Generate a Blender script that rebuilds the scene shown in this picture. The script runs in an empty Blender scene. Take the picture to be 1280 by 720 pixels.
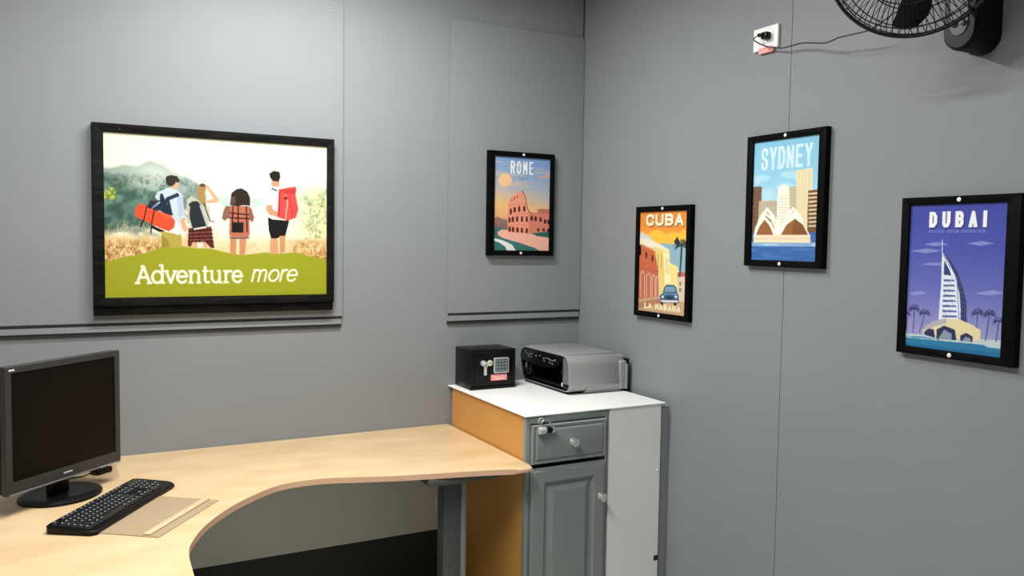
import bpy, bmesh, math, random
import numpy as np
from mathutils import Vector, Matrix
random.seed(7); rng = np.random.default_rng(7)
R = math.radians
col = bpy.context.scene.collection
scene = bpy.context.scene

# ------------------------------------------------------------------ camera
cd = bpy.data.cameras.new('camera'); cam = bpy.data.objects.new('camera', cd); col.objects.link(cam)
yaw, pitch, roll = R(28.05), R(3.26), R(-.857)
fw = Vector((math.sin(yaw)*math.cos(pitch), math.cos(yaw)*math.cos(pitch), -math.sin(pitch)))
rt = Vector((math.cos(yaw), -math.sin(yaw), 0)); dn = fw.cross(rt)
r2 = math.cos(roll)*rt + math.sin(roll)*dn; d2 = -math.sin(roll)*rt + math.cos(roll)*dn
M = Matrix((r2, -d2, -fw)).transposed().to_4x4(); M.translation = Vector((-2.101, -3.266, 1.538))
cam.matrix_world = M
cd.sensor_width = 36; cd.lens = 36*1020/1280; cd.clip_start = .05
scene.camera = cam
# ------------------------------------------------------------------ world, light, exposure
w = bpy.data.worlds.new('world'); scene.world = w; w.use_nodes = True
w.node_tree.nodes['Background'].inputs[0].default_value = (.9, .95, 1, 1)
w.node_tree.nodes['Background'].inputs[1].default_value = .05
LAMPS = [((-1.36, -.78, 2.70), 41, .95, 0, (1, 1, .985)),      # tube lamp on the ceiling along the picture wall
         ((-1.95, -1.95, 2.70), 52, 1.10, 90, (1, 1, .985))]    # second tube lamp, at right angles, over the desk
scene.view_settings.view_transform = 'Standard'; scene.view_settings.look = 'None'
scene.view_settings.gamma = 1; scene.view_settings.use_curve_mapping = False
scene.view_settings.exposure = 0.02

# ------------------------------------------------------------------ materials
def lin(c): return tuple(((x/255)/12.92 if x/255 <= .04045 else (((x/255)+.055)/1.055)**2.4) for x in c)
def mat(name, c, rough=.5, metal=0, spec=.5, coat=0, noise=None, bump=0, bscale=200, emit=0, trans=0):
    """c linear rgb. noise=(scale, amount, colour2[, detail, stretch])"""
    m = bpy.data.materials.new(name); m.use_nodes = True
    n = m.node_tree.nodes; l = m.node_tree.links; b = n['Principled BSDF']
    b.inputs['Base Color'].default_value = (*c, 1); b.inputs['Roughness'].default_value = rough
    b.inputs['Metallic'].default_value = metal; b.inputs['Specular IOR Level'].default_value = spec
    b.inputs['Coat Weight'].default_value = coat; b.inputs['Coat Roughness'].default_value = .15
    if trans: b.inputs['Transmission Weight'].default_value = trans
    if emit: b.inputs['Emission Color'].default_value = (*c, 1); b.inputs['Emission Strength'].default_value = emit
    if noise or bump:
        tc = n.new('ShaderNodeTexCoord')
    if noise:
        mp = n.new('ShaderNodeMapping'); mp.inputs['Scale'].default_value = noise[4] if len(noise) > 4 else (1, 1, 1)
        l.new(tc.outputs['Object'], mp.inputs['Vector'])
        t = n.new('ShaderNodeTexNoise'); t.inputs['Scale'].default_value = noise[0]
        t.inputs['Detail'].default_value = noise[3] if len(noise) > 3 else 5
        l.new(mp.outputs[0], t.inputs['Vector'])
        rp = n.new('ShaderNodeValToRGB'); rp.color_ramp.elements[0].position = .35; rp.color_ramp.elements[1].position = .65
        a = noise[1]
        rp.color_ramp.elements[0].color = (*c, 1)
        rp.color_ramp.elements[1].color = (*[c[i]*(1-a)+noise[2][i]*a for i in range(3)], 1)
        l.new(t.outputs['Fac'], rp.inputs[0]); l.new(rp.outputs[0], b.inputs['Base Color'])
    if bump:
        t2 = n.new('ShaderNodeTexNoise'); t2.inputs['Scale'].default_value = bscale; t2.inputs['Detail'].default_value = 3
        l.new(tc.outputs['Object'], t2.inputs['Vector'])
        bp = n.new('ShaderNodeBump'); bp.inputs['Strength'].default_value = bump; bp.inputs['Distance'].default_value = .002
        l.new(t2.outputs['Fac'], bp.inputs['Height']); l.new(bp.outputs[0], b.inputs['Normal'])
    return m
WALLC = (.216, .231, .242)
m_wall = mat('painted_wall', WALLC, .5, spec=.3, noise=(3, .25, (.242, .254, .260), 6), bump=.15, bscale=60)
m_ceil = mat('ceiling_paint', (.72, .72, .71), .8, noise=(5, .3, (.55, .55, .53)))
m_floor = mat('pale_floor_tile', (.50, .49, .46), .5, noise=(6, .5, (.44, .43, .40)))
m_pale = mat('pale_painted_wall', (.36, .37, .37), .6, noise=(3, .3, (.33, .34, .34)))
m_gap = mat('dark_gap', (.012, .012, .013), .9, bump=.1)
m_steel = mat('bright_steel', (.75, .75, .73), .22, metal=1, bump=.05)
m_sscrew = mat('silver_screw', (.80, .80, .78), .5, metal=.3, bump=.05)
m_screw = mat('painted_screw', (.3, .31, .32), .35, metal=.3, bump=.05)
m_black = mat('black_frame_paint', (.002, .002, .002), .55, spec=.06, noise=(30, .5, (.003, .003, .003)), bump=.15, bscale=300)
m_bwood = mat('black_stained_wood', (.003, .003, .0025), .6, spec=.08, noise=(12, .8, (.012, .011, .010), 8, (1, 1, 8)), bump=.5, bscale=150)
m_paper = mat('paper_edge', (.8, .8, .76), .8, bump=.05)
m_desk = mat('desk_laminate', (.60, .42, .225), .34, spec=.4, noise=(5, .9, (.70, .51, .30), 9, (1, 2.2, 1)), bump=.08)
m_desk_edge = mat('desk_edge_band', (.74, .46, .29), .30, spec=.5, noise=(8, .3, (.72, .42, .26)))
m_orange = mat('orange_laminate', (.56, .27, .06), .4, noise=(7, .5, (.60, .31, .085)), bump=.05)
m_grey = mat('grey_cabinet_paint', (.215, .245, .235), .33, spec=.5, noise=(9, .35, (.235, .262, .25)), bump=.2, bscale=120)
m_white = mat('white_board', (.82, .83, .79), .45, noise=(3, .4, (.78, .79, .75)))
m_top = mat('white_counter', (.86, .87, .84), .35, noise=(3, .4, (.88, .88, .86)))
m_modesty = mat('grey_modesty_panel', (.62, .63, .55), .6, noise=(6, .3, (.58, .59, .52)))
m_legm = mat('grey_leg_metal', (.075, .085, .078), .4, metal=.3, noise=(10, .3, (.062, .07, .065)))
m_legl = mat('light_leg_metal', (.22, .24, .22), .35, metal=.4, bump=.05)
m_char = mat('charcoal_bracket', (.07, .07, .06), .5, bump=.1)
m_blkp = mat('black_plastic', (.003, .003, .0032), .36, spec=.2, bump=.2, bscale=400)
m_blkg = mat('gloss_black_plastic', (.006, .006, .007), .12, spec=.5, bump=.02)
m_matt = mat('matt_black', (.006, .006, .006), .75, spec=.2, bump=.2)
m_key = mat('key_plastic', (.018, .019, .021), .28, spec=.6, bump=.1)
m_bezel = mat('monitor_bezel', (.030, .030, .029), .35, spec=.35, bump=.15, bscale=500)
m_screen = mat('dark_screen', (.0042, .003, .002), .35, spec=.12, bump=.02)
m_silver = mat('silver_plastic', (.30, .31, .31), .34, metal=.25, noise=(20, .3, (.32, .33, .33)))
m_silver2 = mat('dark_silver_plastic', (.14, .145, .145), .4, metal=.2, bump=.05)
m_prn_line = mat('pale_print', (.55, .56, .57), .5, bump=.02)
m_cream = mat('cream_brass', (.72, .68, .45), .35, metal=.3, bump=.05)
m_chrome = mat('chrome', (.8, .8, .8), .15, metal=1, bump=.03)
m_nickel = mat('nickel', (.80, .80, .78), .33, metal=.85, bump=.05)
m_satin = mat('satin_nickel', (.62, .62, .60), .40, metal=.6, bump=.05)
m_whitep = mat('white_plastic', (.85, .85, .83), .3, bump=.03)
m_keygrey = mat('keypad_grey', (.06, .07, .08), .5, bump=.05)
m_keyblue = mat('keypad_button', (.17, .20, .22), .45, bump=.05)
m_pink = mat('pink_sticker', (.80, .20, .19), .5, noise=(90, .7, (.85, .42, .40), 3, (1, 1, 2)))
m_redtape = mat('red_clear_tape', (.85, .22, .20), .3, noise=(120, .8, (.9, .6, .58), 3))
m_board = mat('brown_hardboard', (.35, .26, .155), .55, noise=(9, .3, (.39, .29, .18)), bump=.1)
m_strip = mat('pale_batten', (.56, .42, .25), .5, noise=(20, .5, (.62, .48, .30), 5, (1, 1, 1)))
m_lamp = mat('lamp_diffuser', (1, .98, .93), .5, emit=6)
m_cord = mat('black_cord', (.02, .02, .02), .45, bump=.05)
m_fanface = mat('fan_control_face', (.05, .05, .05), .3, metal=0, spec=.3, noise=(25, .6, (.12, .12, .115)))
m_wire = mat('fan_wire', (.004, .004, .004), .4, spec=.3, bump=.03)

# ------------------------------------------------------------------ mesh helpers
def link(name, bm, m, parent=None, smooth=0, loc=None):
    me = bpy.data.meshes.new(name); bmesh.ops.recalc_face_normals(bm, faces=bm.faces[:]); bm.to_mesh(me); bm.free()
    for mm in (m if isinstance(m, (list, tuple)) else [m]): me.materials.append(mm)
    o = bpy.data.objects.new(name, me); col.objects.link(o)
    if smooth:
        for p in me.polygons: p.use_smooth = True
        me.set_sharp_from_angle(angle=R(smooth))
    if parent: o.parent = parent
    if loc: o.location = loc
    return o
def thing(name, label, cat, loc=(0, 0, 0), rz=0, group=None):
    o = bpy.data.objects.new(name, None); o.empty_display_size = .05; col.objects.link(o)
    o.location = loc; o.rotation_euler = (0, 0, rz); o['label'] = label; o['category'] = cat
    if group: o['group'] = group
    return o
def tag(o, label, cat, group=None):
    o['label'] = label; o['category'] = cat
    if group: o['group'] = group
    return o
def struct(o): o['kind'] = 'structure'; return o
def box(bm, x0, x1, y0, y1, z0, z1, bev=0, mi=0, seg=2, mx=None):
    r = bmesh.ops.create_cube(bm, size=1); vs = r['verts']
    for v in vs: v.co = Vector(((x0+x1)/2+v.co.x*(x1-x0), (y0+y1)/2+v.co.y*(y1-y0), (z0+z1)/2+v.co.z*(z1-z0)))
    fs = set(f for v in vs for f in v.link_faces)
    if bev:
        es = list(set(e for v in vs for e in v.link_edges))
        rr = bmesh.ops.bevel(bm, geom=es, offset=bev, segments=seg, affect='EDGES', profile=.5)
        fs = set(rr['faces']) | set(f for f in fs if f.is_valid); vs = list(set(v for f in fs for v in f.verts))
    for f in fs:
        if f.is_valid: f.material_index = mi
    if mx: bmesh.ops.transform(bm, matrix=mx, verts=vs)
    return vs
def cyl(bm, c, axis, r1, h, r2=None, seg=24, mi=0, bev=0):
    r = bmesh.ops.create_cone(bm, cap_ends=True, segments=seg, radius1=r1, radius2=r1 if r2 is None else r2, depth=h)
    q = Vector((0, 0, 1)).rotation_difference(Vector(axis)).to_matrix().to_4x4(); q.translation = Vector(c)
    vs = r['verts']; fs = set(f for v in vs for f in v.link_faces)
    if bev:
        es = [e for e in set(e for v in vs for e in v.link_edges) if any(len(f.verts) > 4 for f in e.link_faces)]
        rr = bmesh.ops.bevel(bm, geom=es, offset=bev, segments=2, affect='EDGES', profile=.5)
        fs = set(rr['faces']) | set(f for f in fs if f.is_valid); vs = list(set(v for f in fs for v in f.verts))
    for f in fs:
        if f.is_valid: f.material_index = mi
    bmesh.ops.transform(bm, matrix=q, verts=vs)
    return vs
def prism(bm, pts, fn, d0, d1, mi=0, bev=0):
    """pts: outline; fn(p, d) -> 3D; extruded from d0 to d1"""
    a = [bm.verts.new(fn(p, d0)) for p in pts]; b = [bm.verts.new(fn(p, d1)) for p in pts]
    n = len(pts); fs = [bm.faces.new(a), bm.faces.new(b[::-1])]
    for i in range(n): fs.append(bm.faces.new((a[i], b[i], b[(i+1) % n], a[(i+1) % n])))
    for f in fs: f.material_index = mi
    return a, b
def tube(bm, pts, r, seg=6, mi=0, cap=True):
    pts = [Vector(p) for p in pts]; rings = []; up = None
    for i, p in enumerate(pts):
        t = (pts[min(i+1, len(pts)-1)]-pts[max(i-1, 0)]).normalized()
        if up is None:
            up = t.cross(Vector((0, 0, 1)))
            if up.length < .1: up = t.cross(Vector((1, 0, 0)))
            up.normalize()
        up = (up - t*up.dot(t)).normalized(); v = t.cross(up)
        rr = r[i] if isinstance(r, (list, tuple)) else r
        rings.append([bm.verts.new(p+rr*(math.cos(2*math.pi*k/seg)*up+math.sin(2*math.pi*k/seg)*v)) for k in range(seg)])
    for a, b in zip(rings, rings[1:]):
        for k in range(seg):
            f = bm.faces.new((a[k], a[(k+1) % seg], b[(k+1) % seg], b[k])); f.material_index = mi; f.smooth = True
    if cap:
        bm.faces.new(rings[0][::-1]).material_index = mi; bm.faces.new(rings[-1]).material_index = mi
def catmull(P, n=8):
    P = [Vector(p) for p in P]; Q = [2*P[0]-P[1]]+P+[2*P[-1]-P[-2]]; out = []
    for i in range(1, len(Q)-2):
        for k in range(n):
            t = k/n; a, b, c, d = Q[i-1:i+3]
            out.append(.5*((2*b)+(c-a)*t+(2*a-5*b+4*c-d)*t*t+(3*b-a-3*c+d)*t**3))
    return out+[P[-1]]
NB = bmesh.new
def dupe(o, parent=None, **k):
    c = o.copy(); col.objects.link(c)
    if parent: c.parent = parent
    for a, v in k.items(): setattr(c, a, v)
    return c

# ------------------------------------------------------------------ the room
CEIL = 2.75; X0 = -3.5; Y0 = -4.4
def slab(name, *b, m=m_wall, parent=None, bev=0):
    bm = NB(); box(bm, *b, bev=bev); o = link(name, bm, m, parent)
    return o if parent else struct(o)
slab('floor', X0-.1, .12, Y0-.1, .12, -.1, 0, m=m_floor)
slab('ceiling', X0-.1, .12, Y0-.1, .12, CEIL, CEIL+.1, m=m_ceil)
wall_back = slab('wall_back', X0-.1, .12, .0, .12, 0, CEIL)
slab('wall_left', X0-.1, X0, Y0, 0, 0, CEIL, m=m_pale)
slab('wall_front', X0-.1, .12, Y0-.1, Y0, 0, CEIL, m=m_pale)
# right wall: dark backing with boards that meet at hairline joints
wall_right = slab('wall_right', .010, .12, Y0, 0, 0, CEIL, m=m_gap)
for (y0, y1) in ((-1.2690, -.0012), (-2.49, -1.2712), (-3.71, -2.4920), (Y0, -3.712)):
    slab('board', 0, .012, y0, y1, .0005, CEIL-.0005, parent=wall_right)
def screws(parent, pts, axis, r=.0035, m=m_screw):
    for p in pts:
        bm = NB(); cyl(bm, p, axis, r, .003, seg=12, bev=.0008); link('screw', bm, m, parent, smooth=40)
screws(wall_right, [(-.001, -1.283, 2.135), (-.001, -1.262, 1.445), (-.001, -1.262, .42), (-.001, -1.285, .70)], (1, 0, 0), .004)
# raised boards on the back wall: two layers, the lower edge of each stands proud
def wall_board(name, x0, x1, ztop, zb, zb2, scr):
    p = slab(name, x0-.004, x1, -.007, 0, zb2, ztop)
    slab('face_board', x0, x1, -.0135, -.007, zb, ztop-.001, parent=p, bev=.0008)
    bm = NB(); box(bm, x0+.001, x1-.002, -.0125, -.007, zb-.011, zb); link('shadow_gap', bm, m_gap, p)  # solid dark strip: board joint with the shadow under the edge built in
    bm = NB(); box(bm, x0, x1-.004, -.0122, -.007, zb2, zb-.011); link('ledge_strip', bm, m_wall, p)
    bm = NB(); box(bm, x0-.002, x1-.006, -.010, 0, zb2-.012, zb2); link('shadow_gap', bm, m_gap, p)  # same again, joint and shadow in one dark strip below the ledge
    screws(p, scr, (0, 1, 0))
wall_board('trim_1', X0+.002, -1.150, 2.482, 1.224, 1.192, [(-1.18, -.0145, 1.90), (-1.18, -.0145, 1.25), (-1.553, -.0145, 1.245), (-1.20, -.0145, 2.44), (-2.6, -.0145, 1.25)])
bm = NB(); box(bm, -.004, 0, -.004, 0, 2.49, CEIL); link('corner_gap', bm, m_gap, wall_back)
wall_board('trim_2', -.680, -.003, 2.486, 1.222, 1.188, [(-.65, -.0145, 1.245), (-.66, -.0145, 2.43)])

# ceiling lamps (outside the picture)
def ceiling_lamp(loc, power, ln, turn, c, where):
    t = thing('ceiling_lamp', 'long white ceiling tube lamp '+where, 'lamp', loc, R(turn))
    bm = NB(); box(bm, -ln/2-.03, ln/2+.03, -.035, .035, .018, .05, bev=.006); link('housing', bm, m_whitep, t, smooth=40)
    bm = NB(); cyl(bm, (0, 0, .004), (1, 0, 0), .013, ln, seg=20, bev=.003); link('tube', bm, m_lamp, t, smooth=40)
    ld = bpy.data.lights.new('lamp_light', 'AREA'); ld.shape = 'RECTANGLE'; ld.size = ln; ld.size_y = .05; ld.energy = power; ld.color = c
    lo = bpy.data.objects.new('lamp_light', ld); col.objects.link(lo); lo.parent = t; lo.location = (0, 0, -.012)
for L, wh in zip(LAMPS, ('close to the wall with the large picture', 'over the middle of the desk area')): ceiling_lamp(*L, wh)

# ------------------------------------------------------------------ painter for the flat prints
def toz(O, s): return lambda p: (O[0]+p[0]/s, O[1]+p[1]/s)
def homog(src, w, h):
    dst = [(0, 0), (w, 0), (w, h), (0, h)]; A = []; b = []
    for (x, y), (u, v) in zip(src, dst):
        A += [[x, y, 1, 0, 0, 0, -u*x, -u*y], [0, 0, 0, x, y, 1, -v*x, -v*y]]; b += [u, v]
    H = np.append(np.linalg.solve(np.array(A, float), np.array(b, float)), 1).reshape(3, 3)
    return H
class Canvas:
    def __init__(s, w, h, quad, ss=2):
        s.w, s.h, s.ss = w, h, ss; s.a = np.zeros((h*ss, w*ss, 3)); s.H = homog(quad, w, h)
        s.fn = lambda p: p
        s.yy, s.xx = np.mgrid[0:h*ss, 0:w*ss]; s.xx = (s.xx+.5)/ss; s.yy = (s.yy+.5)/ss
    def T(s, pts):   # poster sketch coordinates -> canvas
        o = []
        for p in pts:
            x, y = s.fn(p); q = s.H @ np.array([x, y, 1]); o.append((q[0]/q[2], q[1]/q[2]))
        return o
    def mask(s, pts):
        p = np.array(pts)*s.ss; x0, y0 = np.floor(p.min(0)).astype(int)-1; x1, y1 = np.ceil(p.max(0)).astype(int)+1
        x0, y0 = max(x0, 0), max(y0, 0); x1, y1 = min(x1, s.w*s.ss), min(y1, s.h*s.ss)
        if x1 <= x0 or y1 <= y0: return None
        Y, X = np.mgrid[y0:y1, x0:x1]+.5; m = np.zeros(X.shape, bool)
        for (ax, ay), (bx, by) in zip(p, np.roll(p, -1, 0)):
            if ay == by: continue
            m ^= ((ay > Y) != (by > Y)) & (X < (bx-ax)*(Y-ay)/(by-ay)+ax)
        return (slice(y0, y1), slice(x0, x1)), m
    def raw(s, pts, c, a=1):
        r = s.mask(pts)
        if r is None: return
        sl, m = r; v = s.a[sl]; v[m] = v[m]*(1-a)+np.array(c, float)*a
    def poly(s, pts, c, a=1): s.raw(s.T(pts), c, a)
    def ell(s, c, rx, ry, colr, a=1, n=24, rot=0):
        s.poly([(c[0]+rx*math.cos(t)*math.cos(rot)-ry*math.sin(t)*math.sin(rot), c[1]+rx*math.cos(t)*math.sin(rot)+ry*math.sin(t)*math.cos(rot)) for t in [2*math.pi*k/n for k in range(n)]], colr, a)
    def rawline(s, pts, wd, c, a=1, sq=True):
        for (p, q) in zip(pts, pts[1:]):
            d = np.array(q, float)-p; L = np.hypot(*d)
            if L == 0: continue
            d /= L; n = np.array([-d[1], d[0]])*wd/2; e = d*wd/2*(1 if sq else 0)
            s.raw([p-e+n, q+e+n, q+e-n, p-e-n], c, a)
    def line(s, pts, wd, c, a=1): s.rawline([np.array(q) for q in s.T(pts)], wd, c, a)
    def fill(s, f):   # f(u, v, xx, yy) -> colour image
        s.a[:] = f(s.xx/s.w, s.yy/s.h)
    def blur(s, k):
        for ax in (0, 1):
            for _ in range(2):
                pad = [(0, 0)]*3; pad[ax] = (k+1, k)
                c = np.cumsum(np.pad(s.a, pad, mode='edge'), axis=ax); n = s.a.shape[ax]; i = np.arange(n)
                s.a = (np.take(c, i+2*k+1, ax)-np.take(c, i, ax))/(2*k+1)
    def noise(s, sx, sy, seed=0):
        g = np.random.default_rng(seed).random((int(s.h/sy)+3, int(s.w/sx)+3)); x = s.xx/sx; y = s.yy/sy
        xi = x.astype(int); yi = y.astype(int); fx = x-xi; fy = y-yi; fx = fx*fx*(3-2*fx); fy = fy*fy*(3-2*fy)
        return (g[yi, xi]*(1-fx)+g[yi, xi+1]*fx)*(1-fy)+(g[yi+1, xi]*(1-fx)+g[yi+1, xi+1]*fx)*fy
    def blend(s, m, c): s.a = s.a*(1-m[..., None])+np.array(c, float)*m[..., None]
    def done(s):
        a = s.a.reshape(s.h, s.ss, s.w, s.ss, 3).mean((1, 3)); return np.clip(a, 0, 255)
def ramp(v, stops):
    P = [q[0] for q in stops]; return np.stack([np.interp(v, P, [q[1][i] for q in stops]) for i in range(3)], -1)
def smooth01(v, a, b): t = np.clip((v-a)/(b-a), 0, 1); return t*t*(3-2*t)
CAPS = {'D': [[(0, 0), (0, 1), (.6, 1), (1, .75), (1, .25), (.6, 0), (0, 0)]], 'U': [[(0, 0), (0, .8), (.25, 1), (.75, 1), (1, .8), (1, 0)]],
 'B': [[(0, 0), (0, 1), (.75, 1), (1, .82), (1, .64), (.8, .5), (0, .5)], [(.8, .5), (1, .36), (1, .18), (.75, 0), (0, 0)]],
 'A': [[(0, 1), (.5, 0), (1, 1)], [(.22, .7), (.78, .7)]], 'I': [[(.5, 0), (.5, 1)]],
 'S': [[(1, .25), (.95, .08), (.7, 0), (.3, 0), (.05, .1), (0, .28), (.12, .42), (.88, .58), (1, .72), (.95, .9), (.7, 1), (.3, 1), (.05, .92), (0, .75)]],
 'Y': [[(0, 0), (.5, .52), (1, 0)], [(.5, .52), (.5, 1)]], 'N': [[(0, 1), (0, 0), (1, 1), (1, 0)]],
 'E': [[(1, 0), (0, 0), (0, 1), (1, 1)], [(0, .5), (.8, .5)]], 'R': [[(0, 1), (0, 0), (.75, 0), (1, .15), (1, .37), (.75, .5), (0, .5)], [(.5, .5), (1, 1)]],
 'O': [[(.3, 0), (.7, 0), (1, .22), (1, .78), (.7, 1), (.3, 1), (0, .78), (0, .22), (.3, 0)]], 'M': [[(0, 1), (0, 0), (.5, .65), (1, 0), (1, 1)]],
 'C': [[(1, .24), (.9, .07), (.65, 0), (.35, 0), (.08, .12), (0, .3), (0, .7), (.08, .88), (.35, 1), (.65, 1), (.9, .93), (1, .76)]],
 'L': [[(0, 0), (0, 1), (1, 1)]], 'H': [[(0, 0), (0, 1)], [(1, 0), (1, 1)], [(0, .5), (1, .5)]], 'T': [[(0, 0), (1, 0)], [(.5, 0), (.5, 1)]]}
def caps(cv, text, x0, x1, y0, y1, wd, c, a=1, gap=.28, off=(0, 0), iw=.25):
    """block capitals in canvas units between x0..x1"""
    wts = [(iw if ch == 'I' else .6 if ch == ' ' else 1) for ch in text]; n = len(text)
    u = (x1-x0)/(sum(wts)+gap*(n-1)); x = x0
    for ch, wt in zip(text, wts):
        L = u*wt
        for st in CAPS.get(ch, []):
            q = [np.array((x+wd/2+px*(L-wd)+off[0], y0+wd/2+py*(y1-y0-wd)+off[1])) for px, py in st]
            cv.rawline(q, wd, c, a, sq=False); closed = st[0] == st[-1] and len(st) > 2; m_ = len(q)-1
            for i_, p_ in enumerate(q):
                if closed and i_ == m_: continue
                pr = q[i_-1] if i_ else (q[m_-1] if closed else None); nx = q[i_+1] if i_ < m_ else None
                ds = [(p_-e)/max(1e-6, np.hypot(*(p_-e))) for e in (pr, nx) if e is not None]
                if len(ds) == 1:      # a free end: square, only along the axes
                    if max(abs(ds[0])) > .999: h_ = wd/2; cv.raw([p_+(-h_, -h_), p_+(h_, -h_), p_+(h_, h_), p_+(-h_, h_)], c, a)
                    elif abs(ds[0][1]) > .5: h_ = wd/2; sg = np.sign(ds[0][1]); cv.raw([p_+(-h_, -h_*.2*sg), p_+(h_, -h_*.2*sg), p_+(h_, h_*sg), p_+(-h_, h_*sg)], c, a)
                elif all(max(abs(d)) > .999 for d in ds) and abs(ds[0] @ ds[1]) < .1: h_ = wd/2; cv.raw([p_+(-h_, -h_), p_+(h_, -h_), p_+(h_, h_), p_+(-h_, h_)], c, a)
                else: cv.raw([p_+(wd/2*math.cos(t_), wd/2*math.sin(t_)) for t_ in np.arange(0, 6.28, .5)], c, a)
        x += L+u*gap

def arc(cx, cy, rx, ry, a0, a1, n=12): return [(cx+rx*math.cos(R(a0+(a1-a0)*k/n)), cy+ry*math.sin(R(a0+(a1-a0)*k/n))) for k in range(n+1)]
# lower-case letters, baseline y=0 up, x-height 1; each entry: width, strokes, serifs (centre x, y, half length)
LOW = {'d': (1.12, [arc(.48, .5, .42, .5, 0, 360, 20), [(.9, 0), (.9, 1.5)]], [(.98, 0, .16), (.78, 1.5, .16)]),
 'v': (1.0, [[(.12, 1), (.5, 0), (.88, 1)]], [(.12, 1, .2), (.88, 1, .2)]),
 'e': (1.0, [[(.08, .52), (.9, .52)]+arc(.48, .5, .42, .5, 5, 320, 20)], []),
 'n': (1.2, [[(.25, 0), (.25, 1)], [(.25, .7)]+arc(.6, .62, .33, .38, 150, 0, 10)+[(.93, 0)]], [(.25, 0, .22), (.93, 0, .22), (.16, 1, .14)]),
 't': (.7, [[(.3, 1.35), (.3, .25)]+arc(.52, .25, .22, .25, 180, 300, 8)], [(.34, 1, .3)]),
 'u': (1.2, [[(.22, 1), (.22, .38)]+arc(.55, .36, .33, .36, 180, 350, 10), [(.9, 1), (.9, 0)]], [(.14, 1, .16), (.82, 1, .16), (.98, 0, .16)]),
 'r': (.85, [[(.28, 0), (.28, 1)], [(.28, .65)]+arc(.62, .62, .32, .38, 150, 60, 8)], [(.3, 0, .26), (.18, 1, .14)]),
 'A': (1.35, [[(.15, 0), (.66, 1.42), (1.18, 0)], [(.34, .48), (.98, .48)]], [(.16, 0, .24), (1.18, 0, .24), (.55, 1.42, .14)])}
ITA = {'m': (1.45, [[(.1, 0), (.1, 1)], [(.1, .7)]+arc(.38, .66, .28, .34, 150, 0, 8)+[(.66, 0)], [(.66, .7)]+arc(.94, .66, .28, .34, 150, 0, 8)+[(1.22, 0)]], []),
 'o': (1.08, [arc(.5, .5, .42, .5, 0, 360, 20)], []), 'r': (.62, [[(.1, 0), (.1, 1)], [(.1, .68)]+arc(.44, .6, .32, .4, 150, 70, 6)], []),
 'e': (1.0, [[(.08, .52), (.9, .52)]+arc(.48, .5, .42, .5, 5, 320, 20)], [])}
def low(cv, text, tab, x0, x1, base, xh, wd, c, shear=0):
    tot = sum(tab[ch][0] for ch in text); k = (x1-x0)/tot; x = x0
    for ch in text:
        W, st, se = tab[ch]
        f = lambda p: np.array((x+p[0]*k+shear*p[1]*xh, base-(wd/2+p[1]*(xh-wd))))
        for s_ in st: cv.rawline([f(p) for p in s_], wd, c, 1, sq=False); [cv.raw([(f(p)[0]+wd*.5*math.cos(t), f(p)[1]+wd*.5*math.sin(t)) for t in np.arange(0, 6.28, .7)], c) for p in s_]
        for sx, sy, hl in se: cv.rawline([f((sx-hl, sy)), f((sx+hl, sy))], wd*.8, c, 1, sq=False)
        x += W*k

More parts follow.
